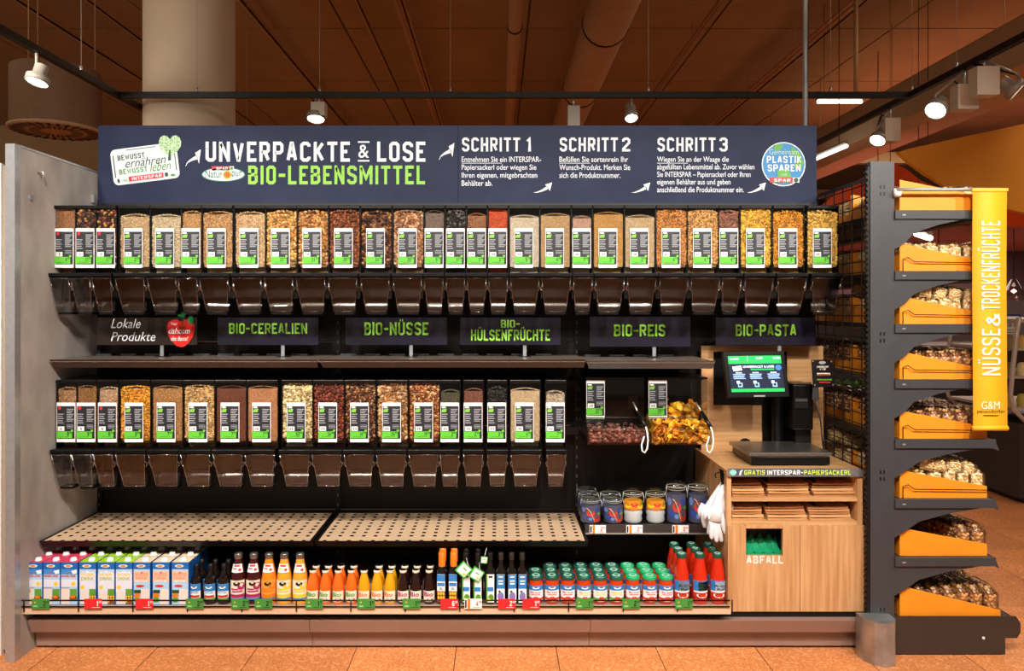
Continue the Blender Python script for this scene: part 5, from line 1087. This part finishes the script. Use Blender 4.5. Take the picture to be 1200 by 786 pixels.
# base of gondola
zb = Z(722, KG); xb1 = X(1178, KG); xb2 = X(1196, KG)
b = MB(); b.prism([(gx1, .004), (xb1, .004), (xb1, .075), (xb2-.015, .075), (xb2, .10), (xb2, zb-.03), (xb2-.02, zb), (gx1, zb)], 'y', gy, gy+.006, mat('base_brown_black', '352c28', .45)); b.build('base_end_plate', go)
MB().box(gx1-.02, xb2-.02, gy+.006, GY1, zb-.03, zb-.012, m_gd).build('base_deck', go)
MB().box(gx1, xb1-.005, gy+.006, GY1, .0, zb-.03, M_black).build('base_plinth', go)
MB().prism([(xb2-.02, zb-.01), (xb2-.002, zb-.03), (xb2-.002, .10), (xb2-.01, .09)], 'y', gy+.006, GY1, M_gond).build('base_front_rail', go)
o = MB().lathe([(.006, 0), (.006, .004)], M_whitep, 8).build('screw', go, world=False); o.rotation_euler = (PI/2, 0, 0); o.location = (X(1152, KG)-(gx0+gx1)/2, -.001, Z(747, KG))

# nut bags and trays
m_nuts = {'dark': shade(['a06c3e', 'cf9a60', '5c3820', 'e0b47c']), 'pale': shade(['ecd09a', 'f6e6bc', 'd8b074'])}
def bag_proto(kind, hh=.115, wd=.062, ln=.20):
    t = thing('nut_pouch', None, None); pts = []
    for _ in range(4):
        pass
    u, v = grid(-wd/2+.006, wd/2-.006, .008, hh*.80, .0135); pts.append(np.stack([u, np.full(u.size, .004)+RNG.uniform(0, .004, u.size), v], 1))
    for s_ in (-1, 1):
        u, v = grid(.012, ln-.01, .008, hh*.75, .016); pts.append(np.stack([np.full(u.size, s_*(wd/2-.006)), u, v], 1))
    u, v = grid(-wd/2+.008, wd/2-.008, .012, ln-.01, .016); pts.append(np.stack([u, v, hh*.8+.006*np.cos(u/wd*PI)], 1))
    pts = np.concatenate(pts); o = pieces('nuts', pts, (.010, .0068, .0060), m_nuts[kind], [(-wd/2+.006, wd/2-.006, .006, ln-.01, .004, hh*.8-.004)], ICO, parent=t); o['kind'] = 'stuff'
    b = MB(); w2 = wd/2+.001
    def ring(y, zt_, w3, n=6): return [(-w3, y, .0), (w3, y, .0), (w3*1.0, y, zt_*.8), (w3*.55, y, zt_*.97), (-w3*.55, y, zt_*.97), (-w3, y, zt_*.8)]
    rs = [ring(-.004, hh*.93, w2), ring(ln*.3, hh, w2*1.02), ring(ln*.7, hh*.98, w2), ring(ln, hh*.85, w2*.8)]
    vs = [p for r_ in rs for p in r_]; fs = [(a*6+i, a*6+(i+1) % 6, (a+1)*6+(i+1) % 6, (a+1)*6+i) for a in range(3) for i in range(6)]+[(5, 4, 3, 2, 1, 0)]
    b.add(vs, fs, M_film, True)
    b.hexa([(-.002, .01, hh*.95), (.002, .01, hh*.95), (.002, ln-.01, hh*.95), (-.002, ln-.01, hh*.95)], [(.008, .01, hh*1.01), (.010, .01, hh*1.01), (.013, ln-.01, hh*.99), (.011, ln-.01, hh*.99)], M_film)
    b.build('film', t, world=False); return t
BAGS = {k: bag_proto(k) for k in ('dark', 'pale')}
m_orr = mat('orange_cardboard_shade_side', 'd9751a', .5, noise=.05, nscale=9)
lv = [(247, 'pale', 4, 0), (318, 'pale', 6, 0), (380, 'pale', 6, 1), (445, 'dark', 6, 0), (515, 'dark', 6, 0), (585, 'pale', 6, 1), (653, 'dark', 6, 0), (722, 'dark', 7, 0)]
lvn = ['top', 'second', 'third', 'fourth', 'fifth', 'sixth', 'seventh', 'lowest']
for li, (py, kd, n, extra) in enumerate(lv):
    z = Z(py, KG)+.001 if li < 7 else zb-.011
    xa, xb = gx1+.035, (X(1160, KG) if li != 7 else X(1176, KG))
    if li < 4: xb = X(1150, KG)
    for ti in range(3):
        y0 = gy+.02+ti*.47; y1 = y0+.45
        hb, hf = .125, .052
        if li == 7: hb, hf = .14, .03
        if li == 0: hb, hf = .14, .07
        tr = thing('display_tray', f"orange cardboard tray on {lvn[li]} level, {('nearest', 'middle', 'rearmost')[ti]} of its shelf", 'tray', ((xa+xb)/2, y0, z), 'orange display trays on the end shelving')
        MB().prism([(xa, z), (xb, z), (xb, z+hf), (xa, z+hb)], 'y', y0, y0+.004, M_orange).build('side_wall', tr)
        MB().prism([(xa, z), (xb, z), (xb, z+hf), (xa, z+hb)], 'y', y1-.004, y1, M_orange).build('side_wall', tr)
        MB().box(xa, xa+.004, y0+.004, y1-.004, z, z+(.075 if ti == 0 else .045), M_orange).build('back_wall', tr)
        MB().box(xb-.004, xb, y0+.004, y1-.004, z, z+hf, M_orange).build('front_wall', tr)
        MB().box(xa+.004, xb-.004, y0+.004, y1-.004, z, z+.003, M_orange).build('tray_base', tr)
        if li in (1, 2, 3, 4, 5) and ti == 0:
            MB().tube([(xa+.01, y0-.008, z+.002), (xa+.008, y0-.012, z+.055), (xa+.03, y0-.012, z+.062), (xa+.06, y0-.012, z+.042), (xb, y0-.012, z+.038)], .0022, M_blackp, 5).build('wire_clip', tr)
        m_ = n; 
        for bi in range(m_):
            for bj in range(2):
                if li == 6 and ti == 0 and bi < 4: continue
                if ti == 2 and bi > 3: continue
                c = copy_tree(BAGS[kd]); px_ = xa+.04+(xb-xa-.075)*bi/(m_-1); c.location = (px_, y0+.012+bj*.215, z+.0035); c.rotation_euler = (random.uniform(-.03, .03), random.uniform(-.05, .08), random.uniform(-.04, .04)); c.scale = (1, 1, random.uniform(1.12, 1.24))
                if li in (1, 2, 3, 4): c.location.z = z+.004
                tag(c, f"{('brown' if kd == 'dark' else 'pale')} nut pouch, {lvn[li]} level, {('nearest', 'middle', 'rearmost')[ti]} tray, {oneof(bi)} from the upright, {('front', 'rear')[bj]} row", 'nut pouch', f'nut pouches on the {lvn[li]} level')
                if li == 0: c.scale = (1, 1, 1.05)
        if extra and ti < 2:
            for q in range(5):
                c = copy_tree(BAGS[kd]); c.location = (xa+.06+q*.066, y0+.02, z+.128-.010*q); c.rotation_euler = (random.uniform(.0, .15), random.uniform(-.25, .35), random.uniform(-.5, .5)); c.scale = (1, .95, .62)
                tag(c, f"pale nut pouch lying loose on top of {('nearest', 'middle')[ti]} tray, {lvn[li]} level, {oneof(q)} from the upright", 'nut pouch', f'loose nut pouches on top of the {lvn[li]} level')
for t in BAGS.values():
    for ch in list(t.children_recursive): bpy.data.objects.remove(ch)
    bpy.data.objects.remove(t)

# banner
kb = 3.74; bn = thing('hanging_banner', 'long yellow vertical banner lettered for nuts and dried fruit', 'banner', P(1160, 221, kb))
b = MB(); n = 14
def FB(px, py, e=0): p = P(px, py, kb); p.y += .003*math.sin((py-221)/60)-e; return p
vs = []; 
for i in range(n+1):
    py = 224+(500-224)*i/n; vs += [FB(1140, py), FB(1180, py), FB(1180, py, -.0015), FB(1140, py, -.0015)]
fs = [(i*4+a, (i+1)*4+a, (i+1)*4+(a+1) % 4, i*4+(a+1) % 4) for i in range(n) for a in range(4)]
b.add(vs, fs, M_yel, True); b.build('cloth', bn)
MB().tube([P(1139.5, 501.5, kb), P(1180.5, 501.5, kb)], .012, M_yel, 8).build('bottom_hem_bar', bn)
MB().box(X(1139, kb), X(1181, kb), kb*K-.004, kb*K+.008, Z(224, kb), Z(220.5, kb), M_yel).build('top_hem', bn)
MB().tube([(gx1, kb*K+.012, Z(221.5, kb)), (X(1180, kb), kb*K+.012, Z(221.5, kb))], .0075, M_alu, 10).tube([(gx1+.02, kb*K+.03, Z(222, kb)-.01), (gx1-.005, kb*K+.03, Z(222, kb)-.01)], .02, M_whitep, 10).build('hanging_rod', bn)
bnw = mat('banner_white_print', 'fbf3e0', .5)
FV = lambda u, v, e=.004: FB(v, u, e)
b = MB()
def vtext(t, ytop, ybot, xl, xr, m_, ar=.42):
    # reads from bottom to top: baseline along the right side
    b.block(lambda u, v: FB(v, ybot-(u-ytop), .004), t, ytop, xl, ybot, xr, m_, st=.12, ar=ar, gap=.16)
vtext('NÜSSE', 385, 439.5, 1150, 1171.5, bnw); vtext('&', 367, 381.5, 1155, 1171.5, bnw); vtext('TROCKENFRÜCHTE', 259, 363, 1150, 1171.5, bnw)
b.text(lambda u, v: FB(u, v, .004), 'G&M', 1149, 470, 1170.5, 479, bnw); b.text(lambda u, v: FB(u, v, .004), 'pesendorfer', 1144, 479.5, 1177, 484.5, M_ink); b.rect(lambda u, v: FB(u, v, .004), 1151, 486, 1169, 486.8, M_ink)
b.build('lettering', bn)

# bumper post
kp = 3.72; o = MB()
pp = [(X(1010, kp), kp*K+.06), (X(1012, kp), kp*K-.0), (X(1019, kp), kp*K-.045), (X(1030, kp), kp*K-.062), (X(1042, kp), kp*K-.05), (X(1048, kp), kp*K-.01), (X(1048, kp), kp*K+.05)]
o.prism([(x, y) for x, y in pp], 'z', 0, Z(724, kp)-.0, M_galv, True); bp = o.build('corner_bumper', loc=(X(1029, kp), kp*K, 0)); tag(bp, 'galvanised D-shaped steel bumper post on the floor at shelf corner', 'bumper')
b = bevel(bp, .004)

# ---------------- track lighting ----------------
kt = 5.5; tz = 2.907; xl, xr_ = X(138, kt), X(1066, kt)
def track(name, label, pts_, cables):
    t = thing(name, label, 'light track', pts_[0]); b = MB()
    a, c = Vector(pts_[0]), Vector(pts_[1]); d = c-a
    if abs(d.x) > abs(d.y): b.box(a.x, c.x, a.y-.018, a.y+.018, a.z-.018, a.z+.018, M_black)
    else: b.box(a.x-.018, a.x+.018, a.y, c.y, a.z-.018, a.z+.018, M_black)
    b.build('rail', t)
    for q in cables: p = a.lerp(c, q); MB().tube([p, (p.x, p.y, CZ)], .0016, M_lampbody, 4).tube([p+Vector((0, 0, .015)), p+Vector((0, 0, .05))], .008, M_screw, 6).build('suspension_cable', t)
    return t
track('light_track', 'black light track running sideways above the banner board', [(xl, kt*K, tz), (xr_, kt*K, tz)], (.1, .255, .42, .67, .9))
track('light_track', 'black light track running away from viewer at left', [(-2.45, 2.5, tz), (-2.45, 9.5, tz)], (.28, .7))
track('light_track', 'black light track running away from viewer at right', [(2.655, 2.5, tz), (2.655, 12, tz)], (.2, .25, .45))
def spotlight(hp, bp_, k, tilt, label, box=True, top=None, hr=.06, emit=True):
    """hp, bp_: pixel centres of head and of gear box"""
    h = P(hp[0], hp[1], k); t = thing('track_spotlight', label, 'spotlight', (h.x, h.y, h.z)); hd = MB()
    hd.lathe([(.035, .10), (.035, .045), (hr, .035), (hr, 0), (hr-.006, 0), (hr-.006, .01)], M_lampbody, 18, cap=False).lathe([(.001, .10), (.035, .10)], M_lampbody, 18, cap=False)
    o = hd.build('lamp_head', t, world=False); o.rotation_euler = tilt
    g = MB().lathe([(hr-.007, .006), (.001, .006)], M_emit, 18, cap=False).build('lamp_glass', o, world=False)
    top = Vector(top) if top else Vector((h.x, h.y, tz-.018))
    MB().tube([h+Vector((0, 0, .07)), (h.x, h.y, h.z+.09), top], .008, M_lampbody, 6).build('stem', t)
    if box:
        c = P(bp_[0], bp_[1], k); w_, h_ = bp_[2]*k/1000/2, bp_[3]*k/1000/2
        MB().box(c.x-w_, c.x+w_, c.y-.04, c.y+.04, c.z-h_, c.z+h_, mat('gear_box_enamel', 'd2c6b6', .4)).build('gear_box', t); MB().tube([(c.x, c.y, c.z+h_), (c.x, c.y, tz-.018)], .008, M_screw, 6).tube([(c.x-w_*.3, c.y, c.z+h_), (c.x-w_*1.1, c.y, c.z+h_+.03), (h.x, h.y, h.z+.09)], .006, M_black, 6).build('gear_stem', t)
    return t
k1 = 2.45/.541
spotlight((43, 97), None, k1, (-.25, .15, 0), 'lit white spotlight on track in front of the round air diffuser', False)
spotlight((370, 140), (374, 129, 16, 16), kt, (-.3, 0, 0), 'round spotlight with small gear box above banner headline', True)
spotlight((740, 139), None, kt, (-.5, .0, 0), 'dazzling spotlight peeping over banner board above second step heading', False, hr=.045)
o = MB().box(X(665, kt), X(679, kt), kt*K-.03, kt*K+.03, Z(152, kt), Z(125, kt), mat('gear_pale', 'b8b0a4', .4)).tube([(X(672, kt), kt*K, Z(125, kt)), (X(672, kt), kt*K, tz-.018)], .008, M_screw, 6).build('track_gear_box', loc=(X(672, kt), kt*K, Z(140, kt))); tag(o, 'plain pale gear box hanging from track above second step heading', 'gear box')
spotlight((1193, 107), (1153, 96.5, 26, 33), 4.66, (-.35, -.8, 0), 'spotlight nearest the right edge of picture with large gear box', True, top=(2.655, 4.66*K, tz-.018))
spotlight((1096, 130), (1130, 115, 24, 29), 4.85, (-.45, .7, 0), 'lit spotlight aimed left, middle one on the right track', True, top=(2.655, 4.85*K, tz-.018))
spotlight((1028, 165), (1043, 153, 18, 27), 5.79, (-.4, .6, 0), 'smallest spotlight on right track above the shelving upright', True, top=(2.655, 5.79*K, tz-.018), hr=.055)
# tube lamps
def tube_lamp(a, b_, label, r=.018):
    t = thing('fluorescent_lamp', label, 'lamp', a); a, b_ = Vector(a), Vector(b_)
    MB().tube([a, b_], r, M_tube, 8).build('tube', t); MB().tube([a+Vector((0, 0, r*1.9)), b_+Vector((0, 0, r*1.9))], r*1.2, M_lampbody, 4).build('fitting', t)
    for q in (.15, .85): p = a.lerp(b_, q); MB().tube([p+Vector((0, 0, r*2)), (p.x, p.y, CZ)], .004, M_black, 4).build('hanging_rod', t)
pa = Vector((3.42, 9.17*K, 3.15)); tube_lamp((3.2, 3.2/(992-584)*1000*K, 1.54+(360-170)*.00001*0+ (360-171)/1000*3.2/(992-584)*1000), (3.2, 3.2/(940-584)*1000*K, CH+(360-193)/1000*3.2/(940-584)*1000), 'glowing tube lamp beside the beam right of banner board')
a_, b2 = P(958, 119, 9.5), P(1010, 119, 9.5); tube_lamp(a_, b2, 'short glowing lamp above right end of banner board', .02)
tube_lamp(P(1074, 274, 9), P(1090, 279, 8.6), 'small glowing lamp seen between the two top shelf levels', .03)

# round air diffuser
kd_ = 7.1; dc = P(66, 154, kd_); vd = thing('air_diffuser', 'big round brown ceiling air diffuser with slotted underside', 'ventilation', (dc.x, dc.y, dc.z)); R_ = .355
MB().lathe([(R_*.95, .02), (R_*.95, .50)], mat('drum_brown_paint', '7c5c40', .6, noise=.05), 40).build('drum', vd, world=False)
b = MB(); b.lathe([(R_*.9, -.005), (R_, .0), (R_, .02), (R_*.9, .03)], m_ceil2, 40, cap=False); b.lathe([(R_*.9, 0), (.001, 0)], m_ceil2, 40, cap=False); pl = b.build('face_plate', vd, world=False)
b = MB()
for i in range(28):
    a = 2*PI*i/28; 
    for r0, r1, w_ in ((.12, .20, .010), (.23, .34, .016)):
        ca, sa = math.cos(a+.12*(r0 > .2)), math.sin(a+.12*(r0 > .2)); b.add([(r0*ca-w_*.6*sa, r0*sa+w_*.6*ca, -.007), (r1*ca-w_*sa, r1*sa+w_*ca, -.007), (r1*ca+w_*sa, r1*sa-w_*ca, -.007), (r0*ca+w_*.6*sa, r0*sa-w_*.6*ca, -.007)], [(0, 1, 2, 3)], M_black)
b.build('slots', pl, world=False)
for a in (.5, 2.6, 4.5): MB().tube([(R_*.8*math.cos(a), R_*.8*math.sin(a), .48), (R_*.8*math.cos(a), R_*.8*math.sin(a), CZ-dc.z)], .005, m_ceil2, 5).build('hanger_rod', vd, world=False)
o = MB().tube([(-7.5, 6.6, 3.25), (-4.6, 6.5, 3.2)], .2, m_ceil2, 20).build('side_duct', loc=(-5.4, 6.5, 3.2)); tag(o, 'brown duct end beside the round diffuser at left edge', 'duct')
for y_ in (6.55,): 
    MB().tube([(-5.2, y_, 3.4), (-5.2, y_, CZ)], .008, M_black, 5).build('hanger_rod', o)

# ---------------- background market at right ----------------
m_sail = mat('orange_canopy', 'eba024', .6, noise=.03, nscale=2); m_sail2 = mat('red_orange_canopy', 'd8562a', .6, noise=.04, nscale=2)
def sail(name, label, pts_, k, m_, dep=.06, lean=0):
    n = len(pts_); vs = [P(a, c, k+lean*(a-1050)/150) for a, c in pts_]; cc = sum(vs, Vector())/n
    b = MB(); b.add(vs+[v+Vector((0, dep, 0)) for v in vs], [tuple(range(n)), tuple(range(2*n-1, n-1, -1))]+[(i, (i+1) % n, n+(i+1) % n, n+i) for i in range(n)], m_)
    o = b.build(name, loc=cc); tag(o, label, 'canopy'); 
    for q in (0, n//2): pass
    top = max(vs, key=lambda v: v.z); MB().tube([top+Vector((0, dep/2, -.02)), (top.x, top.y+dep/2, CZ)], .004, m_ceil2, 5).build('hanger_rod', o); return o
sail('hanging_canopy', 'large curved orange canopy hanging at upper right', [(1053, 178), (1066, 174), (1130, 160), (1280, 128), (1330, 130), (1330, 300), (1280, 262), (1200, 249), (1160, 240), (1120, 225), (1085, 204), (1066, 190)], 8.2, m_sail)
sail('hanging_canopy', 'red-orange curved canopy behind the shelving upright', [(940, 262), (985, 222), (1020, 204), (1045, 190), (1062, 198), (1080, 212), (1110, 224), (1160, 240), (1330, 252), (1330, 272), (1130, 262), (940, 268)], 9.3, m_sail2)
ms_ = mat('dusky_pink_soffit', 'a8645a', .7, noise=.08, nscale=1)
o = MB().box(4.4, 14, 9.3, 14.2, 2.55, 2.7, ms_).box(4.4, 14, 9.3, 9.4, 2.55, 2.95, ms_).build('market_canopy', loc=(9, 11, 2.6)); tag(o, 'flat dusky red canopy roof over the far market counters', 'canopy')
for x in (5, 8, 11): MB().tube([(x, 10, 2.7), (x, 10, CZ)], .008, m_ceil2, 5).build('hanger_rod', o)
m_pur = mat('mauve_backdrop', '5c3f46', .7, noise=.1, nscale=2); m_dkc = mat('dark_counter', '2a2422', .5, noise=.1)
o = MB().box(5.0, 14, 13.6, 13.9, 0, 2.55, m_pur).build('market_wall', loc=(9, 13.7, 0)); tag(o, kind='structure')
for i, px in enumerate((1100, 1188)):
    k = 11; c = P(px, 341, k); t = thing('pendant_lamp', ('glass pendant lamp seen through the third shelf gap', 'glass pendant lamp right of yellow banner')[i], 'lamp', c)
    MB().lathe([(.03, .15), (.08, .06), (.14, -.08), (.15, -.12)], clear('smoke_glass', (.7, .66, .68), 1.5, .05, .1), 16, cap=False).build('glass_shade', t, world=False)
    MB().lathe([(.001, -.03), (.035, 0), (.001, .03)], mat('lit_bulb', 'ffe8c8', .3, emit=5), 10, cap=False).build('bulb', t, world=False); MB().tube([(0, 0, .15), (0, 0, 2.55-c.z)], .006, M_black, 5).build('cord', t, world=False)
ctn = thing('display_counter', 'dark chilled counter with produce far behind the shelving', 'counter', (6.2, 9.8, 0))
MB().box(5.0, 9.5, 9.8, 10.8, 0, 1.0, m_dkc).build('counter_body', ctn); MB().box(4.95, 9.5, 9.75, 10.85, 1.0, 1.05, mat('counter_top_pale', '8c8478', .4)).build('counter_top', ctn); MB().box(5.1, 9.4, 10.5, 10.53, 1.05, 1.7, clear('counter_glass', (.8, .78, .76), 1.5, .05, .08)).build('glass_screen', ctn)
gx = thing('produce_display', 'rows of small packets and green herbs on stepped rack behind the shelving', 'display', (4.0, 7.6, 0))
rk = MB().box(3.35, 4.4, 7.6, 8.3, 0, .62, m_dkc).box(3.35, 4.4, 7.85, 8.3, .62, .9, m_dkc).box(3.35, 4.4, 8.1, 8.3, .9, 1.4, m_dkc); rk.build('rack', gx)
pg = pieces('herb_bunch', np.stack([RNG.uniform(3.4, 4.35, 300), RNG.uniform(7.62, 7.82, 300), RNG.uniform(.64, .80, 300)], 1), (.04, .02, .015), shade(['3f6a24', '2c4f1c', '5a8a30']), None, OCT); tag(pg, 'loose green herbs heaped on the far rack', 'herbs', None, 'stuff')
for i in range(9):
    x = 3.38+i*.115; o = MB().box(x, x+.09, 7.87, 7.95, .902, 1.02, shade(['8a2a2c', '5a2a20', 'b0905c'])[i % 3]).box(x+.012, x+.078, 7.855, 7.86, .92, .98, M_white).build('food_packet', loc=(x+.045, 7.9, .902)); tag(o, f'small dark food packet on the far rack, {oneof(i)} from left', 'packet', 'food packets on the far rack')
# poster
pk = 8.2; pt = thing('poster_stand', 'blue-framed white notice board right of yellow banner', 'notice board', P(1180, 390, pk)-Vector((0, 0, P(0, 390, pk).z)))
MB().box(X(1170, pk), X(1196, pk), pk*K, pk*K+.03, Z(401, pk), Z(368, pk), mat('poster_blue', '28307c', .5)).build('frame', pt)
b = MB(); g = lambda u, v, e=.002: P(1172+22*u, 370.5+28*v, pk)-Vector((0, e, 0)); b.rect(g, 0, 0, 1, 1, M_white); h = lambda u, v: g(u, v, .004)
for i in range(3): b.rect(h, .1+.3*i, .15, .32+.3*i, .45, M_grayink)
for i in range(4): b.rect(h, .1, .55+.1*i, .9, .59+.1*i, M_grayink)
b.build('poster_print', pt)
MB().tube([(X(1183, pk), pk*K+.015, Z(401, pk)), (X(1183, pk), pk*K+.015, 0)], .02, M_black, 8).lathe([(.2, 0), (.2, .02)], M_black, 16, c=(X(1183, pk), pk*K+.015, 0)).build('stand', pt)
# rounded glass end of refrigerated case
kq = 6.6; rc = thing('chilled_case', 'curved pale-framed chilled case cut by the right edge', 'chilled case', (X(1215, kq), kq*K, 0)); fr_ = mat('case_pale_frame', 'b8a898', .35, metal=.3)
pts_ = [P(1194, 372, kq), P(1191, 395, kq), P(1187, 430, kq), P(1184, 462, kq), P(1188, 480, kq), P(1200, 492, kq), P(1230, 500, kq)]
MB().tube(pts_, .018, fr_, 8).build('curved_frame', rc); MB().tube([p+Vector((.03, .9, 0)) for p in pts_], .018, fr_, 8).build('curved_frame', rc)
b = MB(); vs = [p for p in pts_]+[p+Vector((.03, .9, 0)) for p in pts_]; n = len(pts_); b.add(vs, [(i, i+1, n+i+1, n+i) for i in range(n-1)], clear('counter_glass', (.8, .78, .76), 1.5, .05, .08)); b.build('curved_glass', rc)
MB().box(X(1200, kq), X(1330, kq), kq*K+.05, kq*K+.95, .05, Z(498, kq), m_dkc).box(X(1210, kq), X(1330, kq), kq*K, kq*K+1.0, 0, .05, M_black).build('case_base', rc)
for j, z in enumerate((.75, 1.0, 1.22)):
    MB().box(X(1192, kq), X(1330, kq), kq*K+.1, kq*K+.9, z-.02, z, fr_).build('case_shelf', rc)
MB().box(X(1325, kq), X(1330, kq), kq*K+.05, kq*K+.95, .05, 1.45, fr_).build('case_end', rc)
MB().box(X(1193, kq), X(1330, kq), kq*K+.05, kq*K+.95, 1.42, 1.45, fr_).build('case_roof', rc)
for q, z in ((0, .75), (1, 1.0), (2, 1.22)):
    for i in range(5):
        x = X(1196, kq)+i*.11; o = MB().lathe([(.035, 0), (.04, .05), (.03, .09), (.015, .10)], shade(['d8b060', 'b09838', 'e0c890'])[(i+q) % 3], 10, c=(x+.04, kq*K+.2, z)).build('cheese_tub', loc=(x+.04, kq*K+.2, z)); tag(o, f"small yellow food tub on the {('lower', 'middle', 'upper')[q]} shelf of chilled case, {oneof(i)} from left", 'tub', 'tubs in the chilled case')
# low round dark stand
kr = 8.8; c = P(1145, 527, kr); o = MB().lathe([(.42, 0), (.44, .03), (.44, .07), (.40, .09)], m_dkc, 28).lathe([(.38, .09), (.36, .12)], mat('moss_green', '3a4a1c', .8, noise=.3, nscale=20), 28).build('round_podium', world=False); o.location = (c.x, c.y, 0); tag(o, 'low round dark podium with green top on far floor', 'podium')
